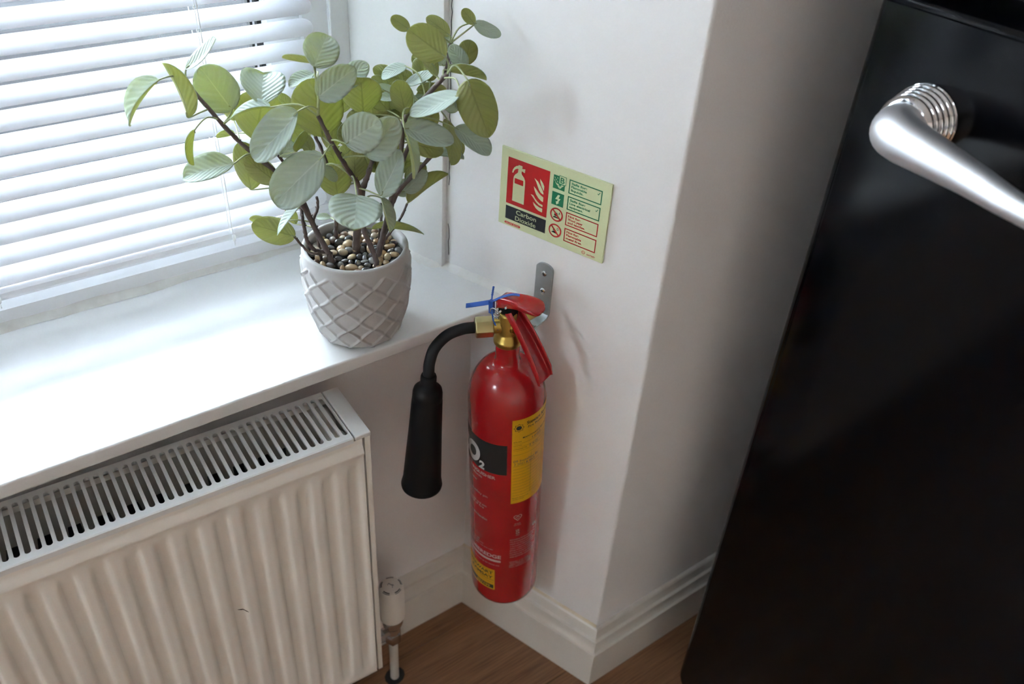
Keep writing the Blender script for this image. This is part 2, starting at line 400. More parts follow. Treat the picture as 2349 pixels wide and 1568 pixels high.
for lx in (.3185, .03):
    cbm = MB()
    for yy in (-.0117, .0117): cbm.tube([(lx, yy, .012), (lx, yy, ZTOP)], .0005, 5)
    zz = .0176+SW/2*math.sin(TILT)-.0015
    while zz < 1.2:
        cbm.tube([(lx-.0012, -.0115, zz-.009), (lx+.0012, .0115, zz+.009)], .0004, 4); zz += PITCH
    cbm.build('ladder_cord', M['cord'], blind)
    MB().tube([(lx+.004, -.0140, -.008), (lx+.003, -.0142, .02), (lx+.0025, -.0132, .3), (lx+.003, -.0135, ZTOP)], .0006, 5).build('lift_cord', M['cord'], blind)
    MB().lathe([(.0022, -.004), (.0026, 0), (.0026, .003), (.0012, .005)], 10, Matrix.Translation((lx+.004, -.0140, .004))).build('cord_button', M['cord'], blind, smooth=True)
# ---------------------------------------------------------------- radiator
RL = 1.25; RH = .524; RD = .108
rad = thing('radiator', 'cream white panel radiator with slotted top grille below the window sill', 'radiator', (.366, .742, .129), (0, 0, -.040))
# fluted front panel
RP = .0345; xr = -.0115; rows = []
xs = []; x = xr
while x > -RL: xs.append(x); x -= RP/14
zs = [0, .004, .012, .016, .020, .025, .031, .037, .044] + [.06+.05*k for k in range(8)] + [.440, .447, .453, .459, .465, .471, .478, .484, .489, .4925, .496, .4995, .503, .506, .510, .517]
def sstep(t): t = max(0., min(1., t)); return t*t*(3-2*t)
for z in zs:
    env = sstep((z-.018)/.026)*sstep((.483-z)/.026)
    face = 0.0 if z < .486 else -.0028*math.exp(-((z-.4945)/.0045)**2) + (.0015 if z > .503 else 0)
    if z < .003: face += .003
    r = []
    for x in xs:
        ph = ((x+.0265)/RP) % 1.; d = abs(ph-.5)*2           # d=1 at a flute centre
        prof = sstep((d-.34)/.44)
        r.append((x, face+.0076*env*prof, z))
    rows.append(r)
fp = MB().grid([r[::-1] for r in rows]).build('front_panel', M['rad'], rad, smooth=True)
# water panels behind, closing the body
MB().box(-RL, -.014, .0085, .0105, .006, .500).build('inner_panel', M['rad'], rad)
MB().box(-RL, -.004, .098, RD, 0, .505).build('back_panel', M['rad'], rad)
# end cover
ec = MB().box(-.0085, 0, .0015, RD-.004, .002, RH-.002).build('end_cover', M['rad'], rad); bevel(ec, .0016, 2)
tc_ = MB().box(-.0215, .0004, .0003, RD-.006, RH-.0065, RH+.0006).build('end_cap', M['rad_top'], rad); bevel(tc_, .0018, 3)
# top grille with rounded slots
GP = .01078; gy0, gy1 = .0105, .0935; gm = MB(); zt = RH
x = -.0235
cells = 0
while x-GP > -RL:
    cx = x-GP/2; hw = .0033; n = 7; inner = []; outer = []
    for k in range(n):       # front arc then back arc, counter clockwise seen from above
        a = PI+PI*k/(n-1); inner.append((cx+hw*math.cos(a), gy0+hw+hw*math.sin(a))); outer.append((cx+GP/2*max(-1, min(1, math.cos(a)*1.3)), gy0-.002))
    for k in range(n):
        a = PI*k/(n-1); inner.append((cx+hw*math.cos(a), gy1-hw+hw*math.sin(a))); outer.append((cx+GP/2*max(-1, min(1, math.cos(a)*1.3)), gy1+.002))
    N = len(inner)
    vs = [(a, b, zt) for a, b in outer]+[(a, b, zt) for a, b in inner]+[(a, b, zt-.0035) for a, b in inner]
    fs = [(i, (i+1) % N, N+(i+1) % N, N+i) for i in range(N)]+[(N+i, N+(i+1) % N, 2*N+(i+1) % N, 2*N+i) for i in range(N)]
    gm.add(vs, fs); x -= GP; cells += 1
xe = x
gm.add([(xe, gy0-.002, zt), (-.0235, gy0-.002, zt), (-.0235, .002, zt), (xe, .002, zt), (xe, .0003, zt-.0012), (-.0235, .0003, zt-.0012), (xe, .0003, zt-.0085), (-.0235, .0003, zt-.0085)], [(3, 2, 1, 0), (4, 5, 2, 3), (6, 7, 5, 4)])
gm.add([(xe, gy1+.002, zt), (-.0235, gy1+.002, zt), (-.0235, RD-.006, zt), (xe, RD-.006, zt), (xe, RD-.006, zt-.008), (-.0235, RD-.006, zt-.008)], [(0, 1, 2, 3), (3, 2, 5, 4)])
gr = gm.build('top_grille', M['rad_top'], rad); autosmooth(gr, 30)
# convector fins: square wave sheets welded to both panels
def fins(y0, y1, xs0):
    path = []; x = xs0; k = 0
    while x > -RL+.05:
        w = .0335
        path += [(x, y0), (x-.0045, y0), (x-.008, y1), (x-.0205, y1), (x-.024, y0), (x-w, y0)]; x -= w
    rows = [[(a, b, z) for a, b in path] for z in (.03, .455)]
    m = MB().grid(rows); m2 = MB().grid([[(a, b+.0012, z) for a, b in path][::-1] for z in (.03, .455)]); m.add(m2.v, m2.f)
    top = MB().grid([[(a, b, .455) for a, b in path], [(a, b+.0012, .455) for a, b in path]]); m.add(top.v, top.f)
    return m
fins(.0115, .043, -.075).build('convector_fins', M['fin'], rad)
fins(.096, .062, -.082).build('convector_fins', M['fin'], rad)
Mx = Matrix.Translation((-.036, .012, .494)) @ Matrix.Rotation(-PI/2, 4, 'X')
MB().lathe([(.010, 0), (.0165, .004), (.0185, .012), (.0185, .024), (.0165, .030), (.0115, .033), (.0115, .052), (.0165, .055), (.0185, .060), (.0185, .076), (.0120, .084)], 24, Mx).build('pipe_tee', M['rad'], rad, smooth=True)
Mx = Matrix.Translation((-.002, .060, .496)) @ Matrix.Rotation(PI/2, 4, 'Y')
MB().lathe([(.0085, 0), (.0085, .007), (.0065, .008), (.0065, .013), (.0045, .0145)], 6, Mx).build('air_vent_plug', M['rad'], rad)
# scuffs on the enamel
sc = MB().tube([(-.202+i*.0022, .0008-.0012*abs(math.sin(i)), .300-.0016*i*i*.25) for i in range(7)], [.0002, .0005, .0007, .0006, .0005, .0006, .0002], 5)
sc.build('scuff_mark', mat('scuff', (.11, .07, .05), .7), rad)
# ---------------------------------------------------------------- radiator valve
val = thing('radiator_valve', 'white thermostatic radiator valve with chrome body on a white pipe', 'valve', (.412, .793, 0))
MB().lathe([(.0078, -.004), (.0078, .118)], 20).build('pipe', mat('pipe_paint', (.70, .67, .63), .35), val, smooth=False); autosmooth(val.children[-1])
MB().lathe([(.0055, .108), (.0135, .110), (.0150, .116), (.0150, .127), (.0135, .132), (.010, .134)], 6).build('compression_nut', M['trv_chrome'], val); bevel(val.children[-1], .0012, 2)
vb = MB().lathe([(.0105, .130), (.0125, .135), (.0125, .150), (.0155, .153), (.0175, .160), (.0185, .172), (.017, .178)], 24)
vb.build('valve_body', M['trv_chrome'], val, smooth=True)
Mx = Matrix.Translation((-.008, 0, .141)) @ Matrix.Rotation(-PI/2, 4, 'Y')
MB().lathe([(.009, 0), (.009, .012), (.0135, .0125), (.0135, .026), (.0095, .027), (.0095, .0365)], 8, Mx).build('tail_pipe', M['trv_chrome'], val); autosmooth(val.children[-1], 30)
hd = MB().lathe([(.0195, .176), (.0208, .178), (.0212, .186), (.0208, .236), (.0200, .248), (.0186, .2535), (.0165, .2548), (.004, .2552)], 40).build('thermostatic_head', M['rad'], val, smooth=True); autosmooth(hd, 50)
for k in range(5):
    a0 = math.radians(68+72*k); am = MB(); ra, rb = .0148, .0180; pts = []
    n = 7
    rows = [[(r*math.cos(a0+(i/(n-1)-.5)*.72), r*math.sin(a0+(i/(n-1)-.5)*.72), zz) for i in range(n)] for r, zz in ((rb, .25395), (ra, .2556))]
    am.grid(rows).build('vent_slot', M['dark'], hd)
lg = MB()
lg.tube([(-.004, .004, .2554), (-.001, .006, .2554), (.001, .001, .2554), (.004, -.002, .2554)], .0007, 5).tube([(.0, -.005, .2554), (.003, .001, .2554)], .0006, 5)
lg.build('maker_mark', mat('grey_print', (.3, .28, .3), .5), hd)
MB().lathe([(.0125, .0006), (.0165, .0008)], 12, Matrix.Scale(1.15, 4, (1, .3, 0)), cap=(True, False)).build('pipe_hole', M['dark'], val)
# ---------------------------------------------------------------- potted plant
plant = thing('potted_plant', 'artificial eucalyptus with round blue green leaves in a grey diamond patterned pot', 'plant', (.415, .856, SILL))
def pot_r(z):
    pts = [(0, .0490), (.005, .0520), (.02, .0572), (.04, .0622), (.06, .0652), (.08, .0668), (.10, .0670), (.115, .0662), (.125, .0655)]
    for (a, ra), (b, rb) in zip(pts, pts[1:]):
        if z <= b: t = (z-a)/(b-a); return ra+(rb-ra)*t
    return pts[-1][1]
def ridge(th, z):
    b = (z-.004)/.0315; b = b+.045*math.sin(2*PI*b); a = th*12/(2*PI)+.35
    d1 = abs(((a+b) % 1)-.5); d1 = .5-d1; d2 = .5-abs(((a-b) % 1)-.5)
    d = min(d1, d2); w = .094
    s = max(0, 1-(d/w)**2)
    fade = min(1, max(0, (.1125-z)/.004))
    return s**.75*.0023*fade if s > 0 else 0
pm = MB(); SEG = 288; nz = 96; rows = []
for i in range(nz+1):
    z = .002+(.1215-.002)*i/nz; r0 = pot_r(z)
    rows.append([( (r0+ridge(2*PI*k/SEG, z))*math.cos(2*PI*k/SEG), (r0+ridge(2*PI*k/SEG, z))*math.sin(2*PI*k/SEG), z) for k in range(SEG+1)])
pm.grid(rows)
rp = [(pot_r(.1215), .1215), (.0656, .1235), (.0646, .1248), (.0626, .1252), (.0606, .1248), (.0596, .1232), (.0592, .115), (.0585, .100)]
pm.lathe(rp, 96, cap=(False, False)); pm.lathe([(.0430, .002), (.0450, 0), (.0475, .0004), (.0500, .002)], 96, cap=(True, False))
pm.build('pot', M['pot'], plant, smooth=True)
MB().lathe([(.0590, .100), (.0590, .1065)], 40).build('pot_filler', M['soil'], plant)
# pebbles
random.seed(21)
pcols = [(.46, .33, .20), (.36, .24, .14), (.58, .48, .36), (.13, .125, .125), (.075, .07, .07), (.19, .18, .175), (.30, .20, .14), (.52, .40, .25), (.26, .22, .19), (.11, .10, .10)]
pmats = [mat('pebble_%d' % i, c, .22, noise=(60, tuple(min(1, v*1.35) for v in c), .45, .7)) for i, c in enumerate(pcols)]
def pebble_mesh(i):
    bm = bmesh.new(); bmesh.ops.create_icosphere(bm, subdivisions=2, radius=1); random.seed(100+i)
    dirs = [(Vector((random.gauss(0, 1), random.gauss(0, 1), random.gauss(0, 1))).normalized(), random.uniform(-.22, .16)) for _ in range(5)]
    for v in bm.verts:
        n_ = v.co.normalized(); s = 1+sum(a*max(0, n_.dot(d))**2 for d, a in dirs); v.co = n_*s
    me = bpy.data.meshes.new('pebble'); bm.to_mesh(me); bm.free(); me.polygons.foreach_set('use_smooth', [True]*len(me.polygons)); me.materials.append(pmats[i]); return me
pmesh = [pebble_mesh(i) for i in range(len(pcols))]
random.seed(8); placed = []
tries = 0
while len(placed) < 190 and tries < 9000:
    tries += 1
    r = .0535*math.sqrt(random.random()); a = random.random()*2*PI; x, y = r*math.cos(a), r*math.sin(a); s = random.uniform(.0042, .0066)
    layer = 0 if len(placed) < 105 else 1
    if all((x-px)**2+(y-py)**2 > (.80*(s+ps))**2 for px, py, ps, pl_ in placed if pl_ == layer): placed.append((x, y, s, layer))
for x, y, s, lay in placed:
    z = .1135+random.uniform(-.0015, .0015) if lay == 0 else .1065+random.uniform(-.001, .001)
    z += .0018*(1-((x*x+y*y)/.0030))
    o = link('pebble', random.choice(pmesh), parent=plant, loc=(x, y, z), rot=(random.uniform(-.5, .5), random.uniform(-.5, .5), random.uniform(0, 6.28)))
    o.scale = (s*random.uniform(1.05, 1.45), s*random.uniform(.8, 1.05), s*random.uniform(.62, .85))
LEAVES = [
 ((-0.1793,0.0646,0.3420),(-0.2117,0.0900,0.2894),(-0.848,0.017,0.530),0.0401,(-0.1455,0.0762,0.3239)),
 ((-0.1576,0.0603,0.2981),(-0.1710,0.0708,0.3568),(0.933,0.324,0.155),0.0366,(-0.1324,0.0658,0.3011)),
 ((-0.1524,0.0562,0.3520),(-0.1242,0.0340,0.3852),(-0.726,0.097,0.681),0.0294,(-0.1455,0.0762,0.3239)),
 ((-0.1026,0.0806,0.2887),(-0.1255,0.0986,0.3363),(-0.231,-0.942,0.244),0.0508,(-0.1225,0.0581,0.2840)),
 ((-0.0904,0.0201,0.3151),(-0.0663,0.0675,0.3281),(0.055,-0.288,0.956),0.0526,(-0.1225,0.0581,0.2840)),
 ((-0.0850,0.0668,0.2537),(-0.0745,0.0527,0.3129),(0.471,0.873,0.124),0.0594,(-0.0974,0.0465,0.2491)),
 ((-0.0865,0.0044,0.3164),(-0.1217,0.0320,0.3000),(-0.288,0.191,0.938),0.0286,(-0.0515,-0.0358,0.3148)),
 ((-0.0736,-0.0376,0.3249),(-0.1160,-0.0042,0.2681),(-0.836,-0.359,0.414),0.0470,(-0.0502,-0.0350,0.3209)),
 ((-0.1230,0.0394,0.2449),(-0.1698,0.0762,0.2234),(-0.588,-0.310,0.747),0.0380,(-0.0974,0.0465,0.2491)),
 ((-0.1564,0.0465,0.2902),(-0.1628,0.0516,0.2476),(-0.782,0.594,0.189),0.0260,(-0.1258,0.0607,0.2897)),
 ((-0.1019,0.0546,0.2008),(-0.1038,0.0561,0.2609),(0.655,0.755,0.002),0.0361,(-0.0668,0.0298,0.2057)),
 ((-0.0809,0.0254,0.2174),(-0.1074,0.0462,0.2458),(0.267,0.879,-0.395),0.0297,(-0.0731,0.0329,0.2173)),
 ((-0.0605,-0.0606,0.2814),(-0.1049,-0.0257,0.2210),(-0.802,-0.523,0.288),0.0496,(-0.0396,-0.0430,0.2823)),
 ((-0.0361,-0.0098,0.2776),(-0.0409,-0.0060,0.3439),(0.374,0.927,-0.026),0.0572,(-0.0377,-0.0442,0.2769)),
 ((-0.0476,-0.0325,0.3337),(-0.0164,-0.0570,0.3676),(-0.685,-0.720,0.110),0.0333,(-0.0479,-0.0323,0.3340)),
 ((-0.0450,-0.0219,0.3616),(-0.0190,-0.0023,0.3845),(-0.080,-0.712,0.698),0.0383,(-0.0448,-0.0220,0.3621)),
 ((-0.0404,-0.0128,0.3619),(-0.0667,0.0079,0.3660),(0.472,0.450,0.758),0.0202,(-0.0448,-0.0220,0.3607)),
 ((-0.0378,-0.0085,0.3597),(-0.0282,-0.0160,0.3569),(0.640,0.685,0.348),0.0075,(-0.0448,-0.0221,0.3593)),
 ((-0.0109,-0.0042,0.3290),(0.0159,-0.0252,0.3558),(-0.777,-0.494,0.389),0.0260,(-0.0488,-0.0334,0.3288)),
 ((-0.0313,0.0119,0.3402),(-0.0536,0.0294,0.3251),(-0.653,-0.203,0.730),0.0193,(-0.0455,-0.0251,0.3470)),
 ((0.0095,-0.0202,0.2995),(0.0032,-0.0307,0.3456),(0.425,0.868,0.255),0.0459,(0.0507,-0.0398,0.2926)),
 ((-0.0385,-0.0715,0.2952),(-0.0090,-0.0946,0.3231),(-0.710,-0.678,0.187),0.0412,(-0.0416,-0.0418,0.2877)),
 ((-0.0123,-0.0666,0.2730),(0.0149,-0.0880,0.3177),(-0.697,-0.712,0.084),0.0401,(-0.0322,-0.0441,0.2654)),
 ((-0.0363,-0.0859,0.2398),(-0.0668,-0.1368,0.2319),(0.040,-0.178,0.983),0.0575,(-0.0208,-0.0436,0.2415)),
 ((-0.0018,-0.0749,0.2263),(0.0179,-0.0904,0.2825),(-0.914,-0.336,0.228),0.0370,(-0.0127,-0.0427,0.2245)),
 ((0.0198,-0.0918,0.3096),(0.0616,-0.1247,0.2961),(-0.156,-0.539,0.828),0.0329,(0.0580,-0.0492,0.3072)),
 ((0.0744,-0.1156,0.3438),(0.0328,-0.0830,0.3171),(-0.522,0.031,0.852),0.0355,(0.0820,-0.0708,0.3447)),
 ((0.0746,-0.1285,0.3628),(0.0939,-0.1437,0.3026),(0.455,0.887,-0.078),0.0473,(0.0851,-0.0732,0.3492)),
 ((0.0950,-0.0746,0.2866),(0.1274,-0.1001,0.2573),(-0.018,-0.766,0.643),0.0303,(0.0500,-0.0393,0.2863)),
 ((0.0754,-0.0847,0.3726),(0.0448,-0.0606,0.3988),(0.441,0.856,-0.271),0.0425,(0.0851,-0.0732,0.3492)),
 ((0.0712,-0.0178,0.3826),(0.0555,-0.0055,0.3948),(0.449,0.849,-0.280),0.0165,(0.1173,-0.0285,0.3645)),
 ((0.1164,-0.0279,0.3730),(0.0960,-0.0119,0.3910),(0.600,0.800,-0.032),0.0189,(0.1173,-0.0285,0.3645)),
 ((0.1437,-0.0365,0.3842),(0.1328,-0.0280,0.3997),(0.453,0.876,-0.165),0.0135,(0.1173,-0.0285,0.3645)),
 ((0.1457,-0.0318,0.3841),(0.1702,-0.0510,0.3717),(-0.071,-0.601,0.796),0.0201,(0.1173,-0.0285,0.3645)),
 ((0.1362,-0.0307,0.3368),(0.1403,-0.0339,0.3666),(0.605,0.796,0.003),0.0237,(0.1135,-0.0255,0.3389)),
 ((0.1287,-0.0439,0.3392),(0.1146,-0.0328,0.3642),(-0.429,-0.890,0.153),0.0205,(0.1135,-0.0255,0.3389)),
 ((0.0824,-0.0266,0.3234),(0.0787,-0.0237,0.3524),(0.466,0.884,-0.029),0.0214,(0.1045,-0.0203,0.3126)),
 ((0.0840,-0.0406,0.3308),(0.0855,-0.0417,0.3580),(0.544,0.839,0.006),0.0173,(0.0696,-0.0611,0.3270)),
 ((0.0787,-0.0618,0.3442),(0.0659,-0.0518,0.3604),(0.827,0.375,0.419),0.0138,(0.0789,-0.0684,0.3403)),
 ((0.0988,-0.0521,0.3448),(0.1331,-0.0791,0.3363),(0.554,0.493,0.672),0.0267,(0.0820,-0.0708,0.3447)),
 ((0.0630,-0.0241,0.3454),(0.0409,-0.0067,0.3303),(-0.630,-0.140,0.764),0.0192,(0.0665,-0.0586,0.3226)),
 ((0.0648,-0.0127,0.3247),(0.0383,0.0080,0.3371),(0.469,0.809,-0.355),0.0224,(0.0580,-0.0492,0.3072)),
 ((0.0562,-0.0315,0.3295),(0.0815,-0.0513,0.3429),(-0.479,-0.016,0.878),0.0209,(0.0616,-0.0539,0.3145)),
 ((0.0467,-0.0113,0.3224),(0.0317,0.0005,0.3299),(0.600,0.798,-0.055),0.0123,(0.0543,-0.0445,0.2999)),
 ((0.0415,-0.0580,0.3072),(0.0354,-0.0533,0.3449),(0.431,0.901,-0.045),0.0245,(0.0580,-0.0492,0.3072)),
 ((0.0458,-0.0360,0.3192),(0.0265,-0.0208,0.3288),(0.205,-0.323,0.924),0.0158,(0.0580,-0.0492,0.3072)),
 ((0.0557,-0.0183,0.3092),(0.0382,-0.0046,0.3066),(-0.494,-0.490,0.719),0.0134,(0.0525,-0.0421,0.2963)),
 ((0.0770,-0.0223,0.3158),(0.1040,-0.0435,0.3163),(0.563,0.726,0.396),0.0206,(0.1008,-0.0183,0.3046)),
 ((0.0565,-0.0444,0.2642),(0.0853,-0.0670,0.2564),(0.487,0.765,-0.421),0.0236,(0.0475,-0.0373,0.2609)),
 ((0.0989,-0.0522,0.2877),(0.1034,-0.0558,0.2306),(0.996,0.051,0.076),0.0344,(0.0934,-0.0143,0.2885)),
 ((0.0979,-0.0260,0.2346),(0.1265,-0.0485,0.2302),(-0.015,-0.210,0.978),0.0220,(0.0801,-0.0393,0.2349)),
 ((0.0595,-0.0213,0.1917),(0.0809,-0.0381,0.2212),(-0.771,-0.599,0.218),0.0241,(0.0476,-0.0265,0.1945)),
 ((0.0676,-0.0150,0.1722),(0.1062,-0.0453,0.2133),(0.091,0.840,0.535),0.0384,(0.0668,-0.0143,0.1702)),
 ((0.0655,-0.0133,0.2017),(0.0845,-0.0282,0.2240),(0.736,0.648,-0.193),0.0199,(0.0603,-0.0037,0.1993)),
 ((0.0127,-0.0481,0.2074),(0.0202,-0.0540,0.1633),(0.638,-0.741,0.208),0.0271,(-0.0090,-0.0402,0.2049)),
 ((0.0219,-0.0045,0.1429),(0.0725,-0.0443,0.1403),(0.411,0.473,0.779),0.0387,(0.0027,-0.0021,0.1421)),
 ((-0.0715,0.0117,0.1506),(-0.1112,0.0428,0.1634),(0.410,0.740,-0.533),0.0338,(-0.0715,0.0116,0.1494)),
 ((-0.0704,-0.0082,0.2004),(-0.0931,0.0095,0.1608),(-0.755,0.317,0.574),0.0294,(-0.0605,0.0266,0.1940)),
 ((-0.0828,0.0650,0.1444),(-0.1009,0.0793,0.1498),(0.638,0.755,0.153),0.0142,(-0.0350,0.0402,0.1455)),
 ((-0.0009,0.0643,0.1312),(-0.0153,0.0756,0.1298),(-0.352,-0.335,0.874),0.0110,(-0.0072,0.0374,0.1303)),
 ((-0.0139,0.0109,0.1902),(-0.0159,0.0125,0.2303),(0.392,0.920,-0.016),0.0391,(-0.0061,0.0366,0.1846)),
 ((-0.0381,-0.0082,0.2431),(-0.0267,-0.0172,0.2250),(-0.095,-0.916,0.390),0.0139,(-0.0208,-0.0436,0.2415)),
 ((-0.0591,0.0592,0.2317),(-0.0473,0.0499,0.2508),(-0.655,-0.755,0.038),0.0172,(-0.0616,0.0611,0.2306)),
 ((-0.0490,0.0385,0.2433),(-0.0390,0.0307,0.2701),(-0.225,0.909,0.350),0.0178,(-0.0616,0.0611,0.2306)),
 ((-0.0053,0.0423,0.2342),(0.0008,0.0375,0.2736),(0.499,0.866,0.028),0.0328,(-0.0123,0.0478,0.2303)),
 ((0.0165,0.0252,0.1934),(0.0183,0.0238,0.2365),(0.463,0.886,0.009),0.0315,(-0.0061,0.0366,0.1846)),
 ((0.0357,-0.0662,0.2905),(0.0418,-0.0710,0.2348),(0.743,-0.655,0.137),0.0338,(0.0500,-0.0393,0.2863)),
 ((-0.0933,0.1115,0.2475),(-0.1109,0.1253,0.2398),(0.395,0.778,0.489),0.0142,(-0.0643,0.0632,0.2366)),
 ((-0.0412,0.0578,0.2868),(-0.0547,0.0684,0.3019),(0.317,0.885,-0.340),0.0178,(-0.0180,0.0523,0.2504)),
 ((0.0427,0.0173,0.2425),(0.0410,0.0187,0.2916),(0.447,0.895,-0.009),0.0329,(0.0279,-0.0028,0.2331)),
 ((0.0754,0.0043,0.2473),(0.0631,0.0140,0.2807),(0.366,0.921,-0.132),0.0310,(0.0759,-0.0078,0.2452)),
 ((0.0982,-0.0136,0.2582),(0.0951,-0.0111,0.2922),(0.478,0.878,-0.020),0.0308,(0.0826,-0.0095,0.2634)),
 ((0.0611,0.0156,0.1865),(0.0519,0.0228,0.2226),(0.362,0.927,-0.093),0.0300,(0.0561,-0.0023,0.1801)),
 ((0.1046,-0.0186,0.2931),(0.0904,-0.0074,0.3124),(0.388,0.893,-0.229),0.0222,(0.0971,-0.0163,0.2965)),
 ((0.0764,-0.0155,0.3055),(0.0920,-0.0277,0.2904),(-0.396,-0.869,0.296),0.0237,(0.0971,-0.0163,0.2965)),
 ((0.0531,0.0219,0.2669),(0.0508,0.0237,0.3005),(0.440,0.898,-0.018),0.0245,(0.0793,-0.0087,0.2543)),
 ((-0.0187,0.0656,0.2210),(-0.0235,0.0693,0.2471),(0.315,0.946,-0.079),0.0167,(-0.0106,0.0456,0.2209)),
 ((0.1117,-0.0305,0.2598),(0.1275,-0.0430,0.2326),(0.380,0.905,-0.192),0.0225,(0.0849,-0.0413,0.2405)),
 ((-0.0482,0.0633,0.1355),(-0.0549,0.0686,0.1590),(0.240,0.960,-0.146),0.0151,(-0.0352,0.0368,0.1397)),
 ((-0.0920,0.1105,0.2627),(-0.0929,0.1111,0.2919),(0.304,0.953,-0.012),0.0242,(-0.1082,0.0523,0.2630)),
 ((0.0138,0.0337,0.2996),(0.0211,0.0279,0.3245),(0.569,0.822,0.023),0.0198,(-0.0180,0.0523,0.2504)),
 ((0.1190,-0.0171,0.3511),(0.1142,-0.0134,0.3739),(-0.470,-0.881,0.047),0.0216,(0.1150,-0.0267,0.3491)),
 ((0.0502,-0.0013,0.2888),(0.0352,0.0105,0.3120),(0.351,0.907,-0.233),0.0219,(0.0500,-0.0393,0.2863)),
 ((0.0751,-0.0209,0.2786),(0.0661,-0.0137,0.3067),(-0.392,-0.914,0.105),0.0240,(0.0860,-0.0103,0.2725)),
 ((0.0601,0.0100,0.2570),(0.0512,0.0170,0.2861),(0.368,0.923,-0.109),0.0246,(0.0759,-0.0078,0.2452)),
 ((0.0303,0.0144,0.2573),(0.0171,0.0247,0.2857),(0.324,0.927,-0.188),0.0304,(0.0279,-0.0028,0.2331)),
 ((0.0087,0.0441,0.2760),(0.0180,0.0367,0.3060),(0.575,0.818,0.021),0.0262,(-0.0180,0.0523,0.2504)),
 ((-0.0224,0.0558,0.2565),(-0.0380,0.0586,0.2839),(0.158,0.987,-0.011),0.0304,(-0.0180,0.0523,0.2504)),
 ((-0.0447,0.0733,0.2370),(-0.0523,0.0792,0.2622),(-0.266,-0.953,0.145),0.0225,(-0.0629,0.0622,0.2336)),
 ((0.0949,-0.0110,0.2314),(0.0836,-0.0021,0.2525),(0.357,0.914,-0.194),0.0209,(0.0725,-0.0070,0.2362)),
 ((0.0660,0.0054,0.2266),(0.0551,0.0139,0.2522),(0.343,0.925,-0.164),0.0271,(0.0691,-0.0061,0.2271)),
 ((0.0186,0.0362,0.2110),(0.0133,0.0404,0.2375),(0.345,0.935,-0.079),0.0251,(-0.0091,0.0426,0.2088)),
 ((0.0967,-0.0124,0.3332),(0.0845,-0.0028,0.3499),(0.402,0.889,-0.218),0.0197,(0.1082,-0.0223,0.3206)),
 ((0.1106,-0.0233,0.3385),(0.1059,-0.0196,0.3577),(-0.454,-0.889,0.060),0.0176,(0.1135,-0.0255,0.3389)),
 ((0.0816,-0.0069,0.3199),(0.0678,0.0040,0.3286),(0.443,0.832,-0.333),0.0158,(0.1008,-0.0183,0.3046)),
 ((-0.0058,0.0554,0.1878),(-0.0126,0.0608,0.2125),(0.292,0.948,-0.126),0.0233,(-0.0068,0.0381,0.1907)),
 ((0.0480,0.0259,0.1993),(0.0412,0.0292,0.2224),(0.330,0.943,-0.037),0.0234,(0.0603,-0.0037,0.1993)),
 ((-0.0744,0.0838,0.2036),(-0.0821,0.0899,0.2253),(0.224,0.956,-0.189),0.0228,(-0.0510,0.0528,0.2028)),
 ((0.1226,-0.0391,0.2887),(0.1082,-0.0278,0.3040),(-0.404,-0.875,0.266),0.0221,(0.0971,-0.0163,0.2965)),
 ((-0.0011,0.0581,0.2599),(-0.0162,0.0480,0.2960),(0.164,0.930,0.330),0.0389,(-0.0180,0.0523,0.2504)),
 ((0.0325,0.0380,0.2343),(0.0138,0.0330,0.2706),(0.148,0.967,0.209),0.0396,(0.0279,-0.0028,0.2331)),
 ((0.0652,0.0187,0.2657),(0.0725,0.0056,0.2988),(0.670,0.729,0.142),0.0349,(0.0793,-0.0087,0.2543)),
 ((-0.0207,0.0798,0.2246),(-0.0336,0.0836,0.2568),(0.216,0.976,-0.028),0.0335,(-0.0114,0.0471,0.2269)),
 ((0.0126,0.0537,0.1958),(-0.0011,0.0536,0.2309),(0.218,0.972,0.086),0.0362,(-0.0076,0.0396,0.1967)),
 ((0.0428,0.0427,0.2027),(0.0476,0.0310,0.2383),(0.611,0.773,0.172),0.0363,(0.0603,-0.0037,0.1993)),
 ((0.0739,0.0119,0.1991),(0.0826,0.0008,0.2293),(0.695,0.716,0.063),0.0320,(0.0603,-0.0037,0.1993)),
 ((-0.0492,0.0895,0.2490),(-0.0620,0.0868,0.2782),(0.125,0.981,0.147),0.0308,(-0.0643,0.0632,0.2366)),
 ((0.0970,0.0001,0.2793),(0.1056,-0.0092,0.3063),(0.681,0.732,0.036),0.0286,(0.0897,-0.0123,0.2805)),
 ((0.0611,0.0220,0.2951),(0.0711,0.0141,0.3207),(0.636,0.772,-0.011),0.0242,(0.0860,-0.0103,0.2725)),
 ((0.1200,-0.0180,0.2331),(0.1082,-0.0131,0.2560),(0.322,0.946,-0.035),0.0252,(0.0849,-0.0413,0.2405)),
 ((0.0910,0.0048,0.3286),(0.1004,-0.0026,0.3494),(0.661,0.750,-0.033),0.0219,(0.1045,-0.0203,0.3126)),
 ((0.0651,0.0061,0.1732),(0.0755,-0.0021,0.1955),(-0.702,-0.709,0.068),0.0236,(0.0540,-0.0015,0.1705)),
 ((-0.0291,0.0610,0.1795),(-0.0392,0.0689,0.2016),(-0.246,-0.943,0.225),0.0233,(-0.0436,0.0469,0.1774)),
]
